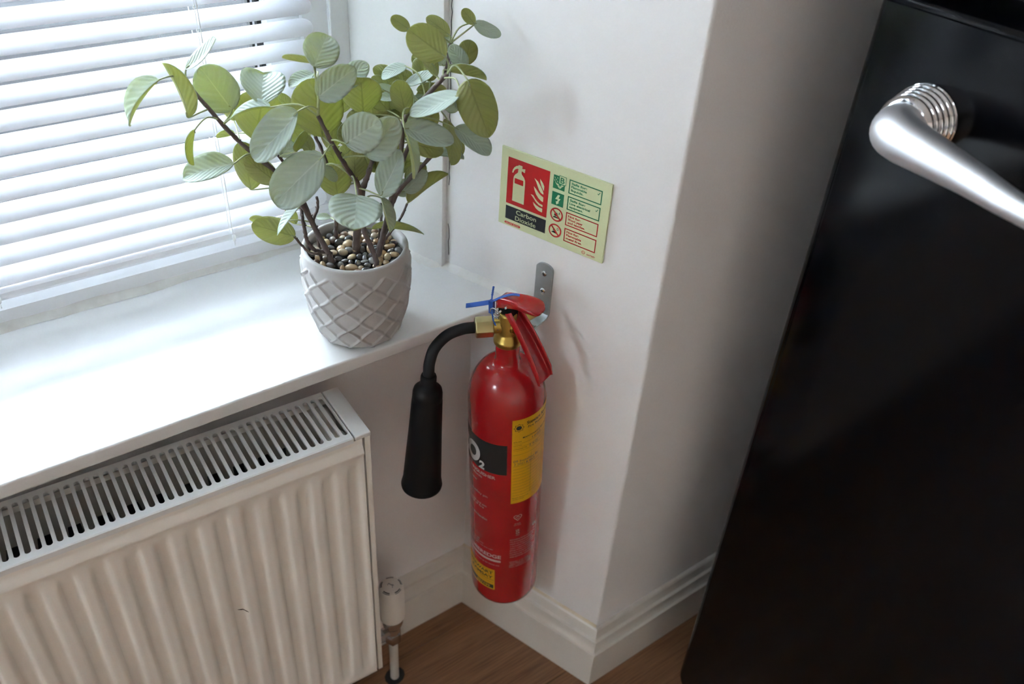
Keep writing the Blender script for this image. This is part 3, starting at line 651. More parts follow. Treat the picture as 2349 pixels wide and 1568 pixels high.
STEMS = [
 ([(-0.1455,0.0762,0.3239),(-0.1225,0.0581,0.2840),(-0.1059,0.0514,0.2595),(-0.0763,0.0345,0.2232),(-0.0542,0.0235,0.1823),(-0.0460,0.0171,0.1588),(-0.0378,-0.0085,0.1201)],0.0022,0.0036),
 ([(-0.0501,0.0394,0.1831),(-0.0534,0.0292,0.1702),(-0.0563,0.0188,0.1526),(-0.0562,0.0124,0.1379),(-0.0484,0.0062,0.1266),(-0.0340,0.0012,0.1224)],0.0020,0.0030),
 ([(-0.0515,-0.0358,0.3148),(-0.0377,-0.0442,0.2769),(-0.0248,-0.0441,0.2500),(-0.0107,-0.0425,0.2203),(-0.0048,-0.0344,0.1665),(0.0044,-0.0441,0.1272)],0.0023,0.0036),
 ([(0.0851,-0.0732,0.3492),(0.0634,-0.0562,0.3182),(0.0507,-0.0398,0.2926),(0.0462,-0.0363,0.2483),(0.0372,-0.0292,0.1919),(0.0181,-0.0269,0.1162)],0.0024,0.0036),
 ([(0.0849,-0.0413,0.2405),(0.0513,-0.0276,0.2012),(0.0386,-0.0239,0.1775),(0.0288,-0.0226,0.1487),(0.0173,-0.0263,0.1199)],0.0024,0.0034),
 ([(0.0279,-0.0028,0.2331),(0.0192,-0.0023,0.2116),(0.0099,-0.0078,0.1983),(0.0045,-0.0035,0.1629),(0.0014,-0.0011,0.1264)],0.0026,0.0056),
 ([(-0.0180,0.0523,0.2504),(-0.0114,0.0471,0.2269),(-0.0061,0.0366,0.1846),(-0.0068,0.0372,0.1367),(-0.0074,0.0376,0.1255)],0.0020,0.0030),
 ([(-0.0643,0.0632,0.2366),(-0.0548,0.0558,0.2155),(-0.0417,0.0455,0.1711),(-0.0358,0.0345,0.1413),(-0.0316,0.0184,0.1188)],0.0018,0.0028),
 ([(0.0668,-0.0143,0.1702),(0.0588,-0.0081,0.1464),(0.0451,-0.0100,0.1341),(0.0379,-0.0044,0.1197)],0.0014,0.0022),
 ([(0.0407,0.0062,0.1676),(0.0408,0.0061,0.1409),(0.0375,0.0087,0.1131)],0.0018,0.0026),
 ([(0.1173,-0.0285,0.3645),(0.1119,-0.0243,0.3286),(0.0860,-0.0103,0.2725),(0.0623,-0.0045,0.2089),(0.0477,0.0007,0.1416),(0.0438,0.0038,0.1213)],0.0018,0.0030),
 ([(-0.0274,0.0406,0.1789),(-0.0275,0.0406,0.1648),(-0.0350,0.0402,0.1455),(-0.0357,0.0280,0.1250)],0.0016,0.0024),
 ([(-0.0448,-0.0220,0.3621),(-0.0446,-0.0222,0.3521),(-0.0479,-0.0323,0.3340),(-0.0512,-0.0361,0.3156)],0.0012,0.0016),
 ([(-0.0723,0.0123,0.1510),(-0.0666,0.0078,0.1398),(-0.0591,0.0019,0.1297),(-0.0474,-0.0009,0.1240)],0.0014,0.0020),
]
random.seed(4)
for pts, ra, rb in STEMS:
    if pts[-1][2] < .2: pts = pts+[(pts[-1][0]*1.02, pts[-1][1]*1.02, min(.105, pts[-1][2]-.012))]
    sp_ = smooth_pts(pts, 6); n = len(sp_)
    rs = []
    for i in range(n):
        t = i/(n-1); rs.append((ra+(rb-ra)*t)*(1+.10*math.sin(i*2.1)+random.uniform(-.06, .06)))
    sp_ = [p+Vector((random.uniform(-1, 1), random.uniform(-1, 1), 0))*.0004 for p in sp_]
    green = rb < .0017
    m = MB().tube(sp_, rs, 8)
    if not green:       # little bud scars
        for i in range(3, n-2, 4):
            d = Vector((random.uniform(-1, 1), random.uniform(-1, 1), .3)).normalized(); p = sp_[i]+d*rs[i]*.8
            m.tube([p, p+d*.0016+Vector((0, 0, .0012))], [rs[i]*.42, rs[i]*.22], 5)
    m.build('stem', M['petiole'] if green else M['stem'], plant, smooth=True)
def leaf(b, t, nrm, w, sp):
    b = Vector(b); t = Vector(t); nrm = Vector(nrm); a = t-b; L = a.length; a.normalize(); nrm = (nrm-a*nrm.dot(a)).normalized(); s = nrm.cross(a)
    NU, NV = 14, 10; asp = w/L
    fold = random.choice((.12, .2, .3, .42, .5)); arch = random.uniform(.02, .12)*(1 if random.random() < .75 else -1); wav = random.uniform(0, 6.28); tw = random.uniform(-.18, .18)
    top = []; uvs = []
    for i in range(NU+1):
        u = .5-.5*math.cos(PI*i/NU)
        hw = (w/2)*max(0, 1-abs(2*u**.94-1)**2.25)**.53*(1. if u > .3 else .86+.14*u/.3)
        row = []
        for k in range(NV+1):
            v = -1+2*k/NV
            lift = fold*hw*(abs(v)**1.3)-arch*L*(4*u*(1-u))*-.6 + .035*w*math.sin(3.2*v+wav+4*u)*abs(v)**2 + tw*hw*v*(u-.5)
            q = b+a*(L*u)+s*(hw*v*math.sqrt(max(.2, 1-fold*fold)))+nrm*lift
            row.append(q); uvs.append((u, k/NV))
        top.append(row)
    th = .00035
    vs = [q+nrm*th for r in top for q in r]+[q-nrm*th for r in top for q in r]; n1 = (NU+1)*(NV+1); W_ = NV+1
    fs = []; mi = []
    for i in range(NU):
        for k in range(NV):
            A, B_, C_, D_ = i*W_+k, i*W_+k+1, (i+1)*W_+k+1, (i+1)*W_+k
            fs.append((A, D_, C_, B_)); mi.append(0); fs.append((n1+A, n1+B_, n1+C_, n1+D_)); mi.append(1)
    for i in range(NU):
        A, D_ = i*W_, (i+1)*W_; fs.append((A, n1+A, n1+D_, D_)); mi.append(0)
        A, D_ = i*W_+NV, (i+1)*W_+NV; fs.append((A, D_, n1+D_, n1+A)); mi.append(0)
    me = mesh('leaf', vs, fs, True)
    # make sure the upper layer really faces along the leaf normal
    me.materials.append(M['leaf_u']); me.materials.append(M['leaf_l']); me.polygons.foreach_set('material_index', mi)
    ul = me.uv_layers.new(name='UVMap'); allu = uvs+uvs
    for lp in me.loops: ul.data[lp.index].uv = allu[lp.vertex_index]
    o = link('leaf', me, None, plant)
    sp = Vector(sp); d = (b-sp)
    if .001 < d.length < .09:
        mid = sp+d*.5+Vector((0, 0, .12*d.length))-a*.1*d.length
        pts = smooth_pts([sp, mid, b, b+a*L*.10], 5)
        MB().tube(pts, [.0011-.0004*i/(len(pts)-1) for i in range(len(pts))], 6).build('petiole', M['petiole'], o, smooth=True)
    return o
for row in LEAVES: leaf(*row)
# ---------------------------------------------------------------- print helpers
_tc = {}
def text_mesh(s, h, w=None, bold=0., space=1., cuts=0):
    cu = bpy.data.curves.new('t', 'FONT'); cu.body = s; cu.size = 1; cu.offset = bold; cu.space_character = space; cu.resolution_u = 8 if cuts else 3
    ob = bpy.data.objects.new('t', cu); me = bpy.data.meshes.new_from_object(ob)
    if cuts:             # slice big glyphs so that they can bend round a cylinder
        bm = bmesh.new(); bm.from_mesh(me); xs_ = [v.co.x for v in bm.verts]
        for k in range(1, cuts): bmesh.ops.bisect_plane(bm, geom=bm.verts[:]+bm.edges[:]+bm.faces[:], plane_co=(min(xs_)+(max(xs_)-min(xs_))*k/cuts, 0, 0), plane_no=(1, 0, 0))
        bm.to_mesh(me); bm.free()
    vs = [v.co.copy() for v in me.vertices]; fs = [tuple(p.vertices) for p in me.polygons]
    bpy.data.objects.remove(ob); bpy.data.curves.remove(cu); bpy.data.meshes.remove(me)
    if not vs: return [], []
    x0 = min(v.x for v in vs); x1 = max(v.x for v in vs); kx = k = h/.72
    if w: kx = w/(x1-x0)
    return [((v.x-x0)*kx, v.y*k) for v in vs], fs
# ---------------------------------------------------------------- safety sign
sign = thing('safety_sign', 'pale green carbon dioxide extinguisher sign with red pictogram on the pier wall', 'sign', wall_pt(.5967, .8380), (0, 0, WALL_ROT))
SWd, SHt = .164, .1105
bd = MB().box(0, SWd, -.0030, 0, 0, SHt).build('board', M['lume'], sign); bevel(bd, .0004, 1)
mm = .001
class Flat:
    def __init__(s, y): s.y = y; s.v = []; s.f = []
    def poly(s, pts):
        n = len(s.v); s.v += [(x*mm, s.y, z*mm) for x, z in pts]; s.f.append(tuple(range(n, n+len(pts)))); return s
    def rect(s, x0, x1, z0, z1): return s.poly([(x0, z0), (x1, z0), (x1, z1), (x0, z1)])
    def frame(s, x0, x1, z0, z1, t): return s.rect(x0, x1, z0, z0+t).rect(x0, x1, z1-t, z1).rect(x0, x0+t, z0+t, z1-t).rect(x1-t, x1, z0+t, z1-t)
    def ring(s, cx, cz, r0, r1, n=40):
        for i in range(n):
            a, b = 2*PI*i/n, 2*PI*(i+1)/n
            s.poly([(cx+r0*math.cos(a), cz+r0*math.sin(a)), (cx+r1*math.cos(a), cz+r1*math.sin(a)), (cx+r1*math.cos(b), cz+r1*math.sin(b)), (cx+r0*math.cos(b), cz+r0*math.sin(b))])
        return s
    def bar(s, x0, z0, x1, z1, t):
        d = Vector((x1-x0, z1-z0)).normalized(); p = (-d.y*t/2, d.x*t/2)
        return s.poly([(x0-p[0], z0-p[1]), (x1-p[0], z1-p[1]), (x1+p[0], z1+p[1]), (x0+p[0], z0+p[1])])
    def text(s, st, x, z, h, w=None, bold=0., center=False):
        vs, fs = text_mesh(st, h, w, bold)
        if not vs: return s
        if center: x -= max(v[0] for v in vs)/2
        n = len(s.v); s.v += [((x+a)*mm, s.y, (z+b)*mm) for a, b in vs]; s.f += [tuple(i+n for i in f) for f in fs]; return s
    def build(s, name, m, par): return link(name, mesh(name, s.v, s.f), m, par)
y1, y2, y3 = -.0032, -.0034, -.0036
rp_ = Flat(y1).rect(11, 75.2, 33.5, 99).build('red_panel', M['sign_red'], sign)
# extinguisher pictogram
f = Flat(y2)
f.poly([(20.6, 39.5), (39.2, 39.5), (39.2, 70), (38.8, 74), (37, 77.5), (34, 80), (32.6, 82), (32.6, 86), (27.2, 86), (27.2, 82), (25.6, 80), (22.8, 77.5), (21, 74), (20.6, 70)])
f.poly([(27, 86.5), (37.6, 84.2), (38, 89.6), (33.4, 88.6), (33.4, 92.4), (27.6, 92.4), (27.0, 91)])
f.poly([(27, 91), (24, 89.8), (21, 87), (19, 83.5), (18, 79), (19.9, 79), (20.6, 81.8), (22.4, 84.4), (24.6, 86), (27, 86.8)])
f.build('pictogram', M['lume'], rp_)
Flat(y3).rect(22.8, 36.4, 65.4, 72.8).build('pictogram_band', M['sign_red'], rp_)
f = Flat(y2)
def flame(pts): f.poly(pts)
flame([(52.6, 82.5), (56, 78), (58.5, 73), (61, 68.5), (64, 65.5), (68, 64.2), (68, 66.5), (66.2, 70), (63, 74.5), (58.5, 79.5)])
flame([(61.2, 84.4), (62.2, 79.5), (64.2, 75), (66.5, 71.5), (68.4, 69.4), (68.4, 76), (66, 80)])
flame([(52.8, 71), (54, 66.5), (57, 61), (61, 56.8), (65.5, 54.4), (68.4, 53.8), (68.4, 60.5), (64, 62.3), (60, 65), (56.5, 68.3)])
flame([(48.8, 58.5), (53, 58.5), (56, 55), (60, 51.8), (64, 50), (68.2, 49.6), (68.2, 46.5), (62.5, 47.5), (57.5, 50.4), (53.5, 54.5)])
flame([(53.2, 49), (54.6, 45.2), (58.2, 41.5), (62.5, 39.4), (68.2, 38.8), (68.2, 44.5), (63.5, 44.6), (58.5, 46)])
f.build('flames', M['lume'], rp_)
bp_ = Flat(y1).rect(11.2, 75.2, 10.5, 30).build('black_panel', M['sign_black'], sign)
Flat(y2).text('Carbon', 28.2, 21.6, 6.6, 32, .010).text('Dioxide', 27.2, 12.6, 6.6, 33, .010).build('lettering', M['lume'], bp_)
# maker badge
f = Flat(y1); f.rect(11.8, 34.6, 2.6, 6.2); f.poly([(11.8, 6.2), (10.6, 5.4), (10.2, 4.4), (10.6, 3.4), (11.8, 2.6)]); f.poly([(34.6, 2.6), (35.8, 3.4), (36.2, 4.4), (35.8, 5.4), (34.6, 6.2)])
o = f.build('maker_badge', M['sign_red'], sign); Flat(y2).text('JALITE ZZZZ', 12.4, 3.5, 1.9, 21.5, .01).build('lettering', M['lume'], o)
# safe / not for symbols
gs = Flat(y1).rect(80.9, 98.3, 79, 97.3).build('safe_symbol', M['sign_green'], sign)
f = Flat(y2); f.rect(89.3, 100, 87.2, 98.8)
for a, b in ((82.6, 94.6), (84.6, 92.4), (82.4, 91), (86.6, 95.2), (84.2, 88.6), (86.8, 90.2)): f.bar(a, b, a+.9, b-1.9, .8)
f.poly([(84.4, 86.8), (88.6, 86.6), (91.2, 84.0), (93.6, 86.4), (97.0, 86.6), (91.2, 80.2)])
o = f.build('drops_and_tile', M['lume'], gs)
Flat(y3).text('B', 91.4, 89.1, 7.6, 6.2, .02).frame(89.3, 100, 87.2, 98.8, .7).bar(91.2, 80.4, 91.2, 86, .5).bar(86.6, 84.4, 95.4, 84.4, .5).build('lettering', M['sign_green'], gs)
gs2 = Flat(y1).rect(80.9, 98.6, 56.4, 74.5).build('safe_symbol', M['sign_green'], sign)
Flat(y2).poly([(89.8, 71.8), (92.8, 71.8), (91, 67), (94, 67), (90.9, 61.4), (92.7, 61.4), (88.4, 57.6), (87.2, 62.6), (88.8, 61.9), (90.2, 65), (86, 64.8)]).build('lightning_bolt', M['lume'], gs2)
for cz, ch in ((43.7, 'A'), (20.6, 'D')):
    ns_ = Flat(y2).ring(90.2, cz, 7.7, 9.7).bar(84.2, cz+6.0, 96.2, cz-6.0, 2.0).build('not_for_symbol', M['sign_red'], sign)
    f = Flat(y1).text(ch, 92.9, cz+1.2, 3.6, 2.8, .01)
    if ch == 'A':
        f.poly([(85, cz-5), (95.5, cz-5), (95, cz-3.2), (92, cz-3.6), (88, cz-2.6), (86, cz-3.4)]).poly([(86.5, cz-1.5), (88, cz+3.8), (89.4, cz+.4), (91, cz+3), (92, cz-2.4), (88, cz-2.2)])
    else:
        f.poly([(84.6, cz-3.6), (95.2, cz-4.2), (93.6, cz-2.2), (90, cz-.8), (87, cz-1.4)]).poly([(86.4, cz-.4), (88.2, cz+1.6), (89.6, cz-.2)])
    f.build('lettering', M['sign_black'], ns_)
for (z0, z1), c, ls, tick in (((79, 98.2), 'sign_green', ('Safe for:', 'Flammable', 'liquids.'), 1), ((56.4, 75.3), 'sign_green', ('Safe for:', 'Live electrical', 'equipment.'), 1),
                              ((34.1, 52.8), 'sign_red', ('Not for:', 'Wood, paper', 'and textiles.'), 0), ((10.8, 30), 'sign_red', ('Not for:', 'Flammable', 'metal fires.'), 0)):
    bx = Flat(y1).frame(104.1, 151.9, z0, z1, 1.45).build('text_box', M[c], sign)
    f = Flat(y1)
    for i, s in enumerate(ls): f.text(s, 107.6, z1-6.2-4.5*i, 3.0, {8: 18.2, 9: 22.5}.get(len(s), len(s)*2.0), .035)
    if tick: f.bar(145.4, z1-5.6, 146.5, z1-7.0, .8).bar(146.3, z1-7.0, 148.6, z1-3.4, .8)
    f.build('lettering', M[c], bx)
Flat(y1).ring(135.2, 5.6, 1.9, 2.5, 20).text('BS', 133.9, 4.9, 1.4, 2.6).text('6372ID', 140.4, 3.6, 2.2, 12.2, .02).build('lettering', M['sign_red'], sign)
# ---------------------------------------------------------------- wall bracket
br = thing('wall_bracket', 'zinc plated hanging bracket screwed to the pier wall above the extinguisher', 'bracket', wall_pt(.5165, .735), (0, 0, WALL_ROT))
hw = .0133; plate = MB()
outline = [(-hw, .0)]+[(hw, .0)]+[(hw*math.cos(a), .0605+.0085*math.sin(a)) for a in [PI*k/10 for k in range(11)]]
n = len(outline)
plate.add([(x, -.0004, z) for x, z in outline]+[(x, -.0034, z) for x, z in outline], [tuple(range(n)), tuple(range(2*n-1, n-1, -1))]+[(i, n+i, n+(i+1) % n, (i+1) % n) for i in range(n)])
# the foot curls out to carry the valve
prof = [(-.0004, .0), (-.0004, -.006), (-.0022, -.011), (-.007, -.0145), (-.013, -.0155), (-.034, -.0155), (-.0365, -.013), (-.0365, -.009)]
def hook(rows_, w): return [[(-w, y, z) for y, z in rows_], [(w, y, z) for y, z in rows_]]
inn = [(-.0034, .0), (-.0034, -.0055), (-.0048, -.009), (-.0085, -.0118), (-.0135, -.0125), (-.0335, -.0125), (-.0335, -.009)]
loop = prof+inn[::-1]; n = len(loop)
plate.add([(-hw, y, z) for y, z in loop]+[(hw, y, z) for y, z in loop], [(i, (i+1) % n, n+(i+1) % n, n+i) for i in range(n)])
m_ = len(inn)
for sx_ in (0, n):
    for i in range(m_-1):
        a, b, c, d = i, i+1, n-1-(i+1), n-1-i
        plate.add([plate.v[-2*n+k+sx_] if False else ((-hw if sx_ == 0 else hw), *loop[k]) for k in (a, b, c, d)], [(0, 1, 2, 3) if sx_ == 0 else (3, 2, 1, 0)])
pb = plate.build('plate', M['zinc'], br); autosmooth(pb, 30)
for cz, sl in ((.0535, -.006), (.0265, .0)):
    Mx = Matrix.Translation((.0 if sl else .0005, -.0034, cz)) @ Matrix.Rotation(PI/2, 4, 'X')
    sc_ = MB().lathe([(.0042, -.0004), (.0042, .0008), (.0030, .0017), (.0001, .0019)], 20, Mx).build('screw', M['screw'], br, smooth=True)
    MB().box(-.0022, .0022, -.0055, -.00525, cz-.0005, cz+.0005).box(-.0005, .0005, -.00555, -.00525, cz-.0022, cz+.0022).build('cross_recess', M['dark'], sc_)
slot = MB(); pts = [(-.0062, .0556), (-.0035, .0568), (.001, .0555), (.001, .0515), (-.004, .0530)]
slot.add([(x, -.0036, z) for x, z in pts], [tuple(range(len(pts)))]); slot.build('slot', M['caulk'], br)
slot = MB(); pts = [(-.0022, .0262), (.0022, .0262), (.0022, .0205), (0, .0188), (-.0022, .0205)]
slot.add([(x, -.0036, z) for x, z in pts], [tuple(range(len(pts)))]); slot.build('slot', M['caulk'], br)
# ---------------------------------------------------------------- fire extinguisher
ext_ = thing('fire_extinguisher', 'red carbon dioxide fire extinguisher with black horn hanging on the pier wall', 'fire extinguisher')
AX, AY, AZ, B0 = (.31833, -.94795, .00737), (.94609, .31818, .06069), (-.05987, -.01234, .99813), (.59756, .73619, .2)
ext_.matrix_world = Matrix(((AX[0], AY[0], AZ[0], B0[0]), (AX[1], AY[1], AZ[1], B0[1]), (AX[2], AY[2], AZ[2], B0[2]), (0, 0, 0, 1)))
ER = .0546
prof = [(.030, .004), (.036, .0008), (.041, .0), (.0465, .002), (.0510, .0065), (.0536, .0125), (ER, .021), (ER, .10), (ER, .2), (ER, .3), (ER, .4), (ER, .428)]
for k in range(1, 12):
    a = PI/2*k/12; prof.append((.0170+(ER-.0170)*math.cos(a), .428+.0655*math.sin(a)))
prof += [(.0185, .4945), (.0168, .499), (.0165, .507), (.0165, .528)]
cyl = MB().lathe(prof, 64).build('cylinder', M['red'], ext_, smooth=True); autosmooth(cyl, 60)
cyl['label'] = 'red enamelled cylinder'
MB().lathe([(.0165, .526), (.0186, .5265), (.0190, .529), (.0190, .5345), (.0172, .5365), (.0160, .541), (.0135, .544), (.0135, .560), (.012, .564), (.012, .574), (.0095, .576)], 32).build('valve', M['brass'], ext_, smooth=True); autosmooth(ext_.children[-1], 40)
pd = Vector((-.72, -.69, 0)).normalized(); ZP = .5545
def along(v, o): 
    q = Vector((0, 0, 1)).rotation_difference(Vector(v).normalized()).to_matrix().to_4x4(); return Matrix.Translation(o) @ q
MB().lathe([(.0085, 0), (.0098, .010), (.0098, .024)], 20, along(pd, (0, 0, ZP))).build('outlet', M['brass'], ext_, smooth=True)
nut = MB().lathe([(.0115, .0195), (.0142, .0205), (.0142, .042), (.0125, .0435), (.0085, .0437)], 6, along(pd, (0, 0, ZP)) @ Matrix.Rotation(.35, 4, 'Z')).build('hose_nut', M['nut'], ext_); bevel(nut, .0007, 2)
rod = MB().tube([(.0, .004, .552), (.004, .03, .550), (.007, .062, .545)], [.0085, .0075, .007], 16).build('hanging_lug', M['brass'], ext_, smooth=True)
rod2 = MB().lathe([(.0065, 0), (.0075, .001), (.0075, .008), (.006, .0095)], 16, along((.9, -.4, 0), (.006, .0, .556))).build('safety_disc_cap', M['brass'], ext_); autosmooth(rod2)
# hose and horn
hp = [tuple(pd*.036+Vector((0, 0, ZP))), (-.0330, -.0312, .5545), (-.0435, -.042, .5535), (-.0540, -.060, .5495), (-.0580, -.080, .5400), (-.0568, -.0925, .5255), (-.0550, -.0975, .512), (-.0545, -.0985, .500)]
MB().tube(smooth_pts(hp, 8), .0075, 20).build('hose', M['rubber'], ext_, smooth=True)
ht, hb_ = Vector((-.0546, -.0985, .506)), Vector((-.0592, -.1215, .318)); hd_ = (hb_-ht); HL = hd_.length
hz = [(.0095, -.003), (.0105, 0), (.0105, .008), (.0112, .014), (.0150, .016), (.0185, .0195), (.0197, .025), (.0200, .034), (.0198, .036), (.0204, .038), (.0225, .09), (.0250, .14), (.0268, HL-.012), (.0285, HL-.003), (.0290, HL), (.0284, HL+.003), (.0262, HL+.0035), (.0255, HL-.01), (.019, .06), (.004, .05)]
MB().lathe(hz, 40, along(hd_, ht)).build('horn', M['horn'], ext_, smooth=True); autosmooth(ext_.children[-1], 45)
# squeeze lever (top) and carrying handle (below): pressed channels
def channel(name, spine, m, par, th=.0013):
    """spine rows: (x, z, half width, wall depth, normal angle) ; walls point along -normal (lever) or +normal"""
    rows_o = []; 
    for x, z, w, d, ang in spine:
        nx, nz = math.cos(ang), math.sin(ang)
        r = [(w, d), (w, d*.45), (w, .0016), (w-.0008, .0004), (w-.0022, 0), (w*.4, 0), (0, 0), (-w*.4, 0), (-w+.0022, 0), (-w+.0008, .0004), (-w, .0016), (-w, d*.45), (-w, d)]
        rows_o.append([(x+nx*h_, yy, z+nz*h_) for yy, h_ in r])
    o = MB().grid(rows_o).build(name, m, par, smooth=True)
    md = o.modifiers.new('s', 'SOLIDIFY'); md.thickness = th; md.offset = 0
    return o
dn = math.radians(-90)
lever = [(-.0125, .5945, .0088, .013, dn), (-.009, .5985, .0092, .014, dn), (.0, .6015, .0098, .0135, dn), (.011, .6038, .0110, .0105, dn), (.021, .6052, .0128, .0080, dn), (.031, .6058, .0142, .0060, dn), (.038, .6056, .0146, .0050, dn), (.0430, .6046, .0140, .0042, dn), (.0465, .6030, .0126, .0034, dn), (.0488, .6010, .0104, .0026, dn), (.0499, .5995, .0076, .0020, dn), (.0503, .5986, .0045, .0018, dn), (.0504, .5982, .0024, .0017, dn)]
channel('squeeze_lever', lever, M['red'], ext_)
upn = math.atan2(.555, .832)
hs_ = []
P0, P1 = Vector((.0015, .5790)), Vector((.0590, .4905))
for i in range(9):
    t = i/8; p = P0.lerp(P1, t); bow = .0035*math.sin(PI*t)
    hs_.append((p.x-.832*bow*-1, p.y+.555*bow, .0100+.0045*t, (.012-.003*t) if t < .95 else .005, upn))
hs_.append((.0605, .4900, .0140, .004, upn))
channel('carrying_handle', hs_, M['red'], ext_)
MB().box(-.010, .010, -.0078, .0078, .563, .592).build('lever_block_shade', M['horn'], ext_); bevel(ext_.children[-1], .0015, 2)  # block coloured black for the shade in the cavity under the lever
MB().tube([(-.006, -.0155, .5795), (-.006, .0155, .5795)], .0016, 10).tube([(.004, -.0125, .5905), (.004, .0125, .5905)], .0014, 10).build('hinge_pin', M['screw'], ext_, smooth=True); autosmooth(ext_.children[-1])
ring = [(-.006+.007*math.cos(a)-.004, -.0150-.003*math.sin(a)*.3, .5795+.007*math.sin(a)) for a in [2*PI*k/20 for k in range(21)]]
MB().tube(ring, .0009, 6).build('pin_ring', M['screw'], ext_, smooth=True)
# blue security tie
tie = MB()
def strap(pts, w, t):
    pts = smooth_pts(pts, 6); rows_ = []
    for i, p in enumerate(pts):
        tg = (pts[min(i+1, len(pts)-1)]-pts[max(i-1, 0)]).normalized(); wd = tg.cross(Vector((.2, -.6, .8))).normalized(); nn = wd.cross(tg).normalized()
        rows_.append([p+wd*w+nn*t, p-wd*w+nn*t, p-wd*w-nn*t, p+wd*w-nn*t, p+wd*w+nn*t])
    tie.grid(rows_)
strap([(-.0530, -.020, .5740), (-.035, -.0165, .5830), (-.018, -.0125, .5915)], .0030, .0007)
strap([(-.018, -.0125, .5915), (-.004, -.006, .6025), (.008, -.002, .6085), (.0160, .002, .6085)], .0014, .0009)
tie.box(-.0200, -.0135, -.0155, -.0105, .575, .5945)
tie.tube([(-.0235, .0, .6065), (-.0205, -.007, .5985), (-.0175, -.0125, .590), (-.0150, -.015, .578), (-.0115, -.0165, .566), (-.004, -.0165, .555)], .0011, 6)
for i in range(5): tie.lathe([(.0016, -.0003), (.0016, .0003)], 8, Matrix.Translation((-.0232+i*.0006, -.0008-.0014*i, .6055-.0018*i)))
tie.build('security_tie', M['blue'], ext_)
# --- labels wrapped on the cylinder (phi from the outward wall normal towards the room)
def on_cyl(u, z, phi0, r): a = math.radians(phi0)+u/ER; return (r*math.sin(a), -r*math.cos(a), z)
def wrap(name, phi_a, phi_b, z0, z1, m, par, lift=.0003, corner=0.):
    n = max(4, int(abs(phi_b-phi_a)/4)); rows_ = []
    for zz in (z0, z1): rows_.append([on_cyl(0, zz, phi_a+(phi_b-phi_a)*k/n, ER+lift) for k in range(n+1)])
    return MB().grid(rows_).build(name, m, par, smooth=True)
class Wrap:
    def __init__(s, lift=.0005): s.b = MB(); s.r = ER+lift
    def text(s, st, phi, z, h, w=None, bold=0., right=False, slant=0.):
        vs, fs = text_mesh(st, h*1000, None if w is None else w*1000, bold, cuts=0 if w is None else int(w/.004))
        if not vs: return s
        mx = max(v[0] for v in vs) if right else 0
        s.b.add([on_cyl((a-mx)/1000+slant*b/1000, z+b/1000, phi, s.r) for a, b in vs], fs); return s
    def rect(s, phi, u0, u1, z0, z1):
        n = max(1, int(abs(u1-u0)/.004)); s.b.grid([[on_cyl(u0+(u1-u0)*k/n, zz, phi, s.r) for k in range(n+1)] for zz in (z0, z1)]); return s
    def line(s, phi, pts, t):
        for (u0, z0), (u1, z1) in zip(pts, pts[1:]):
            d = Vector((u1-u0, z1-z0)); 
            if d.length < 1e-9: continue
            d.normalize(); p = Vector((-d.y, d.x))*t/2
            s.b.add([on_cyl(u0-p.x, z0-p.y, phi, s.r), on_cyl(u1-p.x, z1-p.y, phi, s.r), on_cyl(u1+p.x, z1+p.y, phi, s.r), on_cyl(u0+p.x, z0+p.y, phi, s.r)], [(0, 1, 2, 3)])
        return s
    def build(s, name, m, par): return s.b.build(name, m, par)
band = wrap('black_band', -127, 37, .3255, .3855, M['print_black'], cyl)
Wrap().text('CO', -8.5, .3340, .0350, .058, .055, right=True, slant=.12).text('2', -9.5, .3270, .0150, .0105, .045, slant=.12).build('lettering', M['print_white'], band)
def line_of(name, m, par, lift, *a, **k): return Wrap(lift).text(*a, **k).build(name, m, par)
PP = M['print_pink']; tx = lambda *a, **k: line_of('lettering', PP, cyl, .0003, *a, **k)
tx('CO2 FIRE EXTINGUISHER', 20, .3135, .0062, .098, .02, right=True); tx('carbon dioxide', -3, .3060, .0050, .040, .0, right=True)
for z, t, ph in ((.2930, 'Remove', -15), (.2680, 'Pull out safety pin', 7), (.2460, 'Hold hose and aim', 5), (.2400, 'at base of fire', 0), (.2160, 'Squeeze the handles', 6)): tx(t, ph, z, .0048, len(t)*.0027, .0, right=True)
for z, ph in ((.1600, -10), (.1545, -2), (.1490, 16)): tx('maintain after use and refill', ph, z, .0026, .05, .0, right=True)
tx('PREMIEREDGE', 30, .1310, .0082, .074, .03, right=True); Wrap(.0003).rect(30, -.074, -.0005, .1215, .1265).build('underline', PP, cyl); tx('made in the uk for home use', 27, .1120, .0030, .052, .0, right=True)
for i in range(9): tx(['RECHARGE AFTER ANY USE BY', 'FIRE EXTINGUISHER SHOULD BE', 'INSPECTED REGULARLY AND', 'A QUALIFIED PERSON SHOULD', 'AGENT: CARBON DIOXIDE 2KG', 'BEFORE FITTING TO THE WALL', 'DO NOT STORE AT OVER 60 C', 'CONTENTS ARE TO BE WEIGHED', 'AND SERVICED ANNUALLY'][i], 44, .1765-.0053*i, .0029, .045-.002*(i % 3), .0)
for i in range(4): tx(['MODEL: 2 KG CO2', 'TEST PRESSURE 250 BAR', 'EMPTY WEIGHT 4.2 KG', 'FULL WEIGHT 6.2 KG'][i], 44, .1215-.0042*i, .0026, .038-.005*(i == 0), .0)
hc = [(0, -.0075), (-.0058, -.0005), (-.0062, .0030), (-.0040, .0050), (-.0008, .0040), (0, .0030), (.0008, .0040), (.0040, .0050), (.0062, .0030), (.0058, -.0005), (0, -.0075)]
Wrap(.0003).line(56, [(u, z+.2295) for u, z in hc], .0009).line(56, [(-.004, .2290), (.0, .2315), (.0035, .2295)], .0008).line(56, [(-.002, .2260), (.0015, .2275)], .0008).build('approval_mark', PP, cyl)
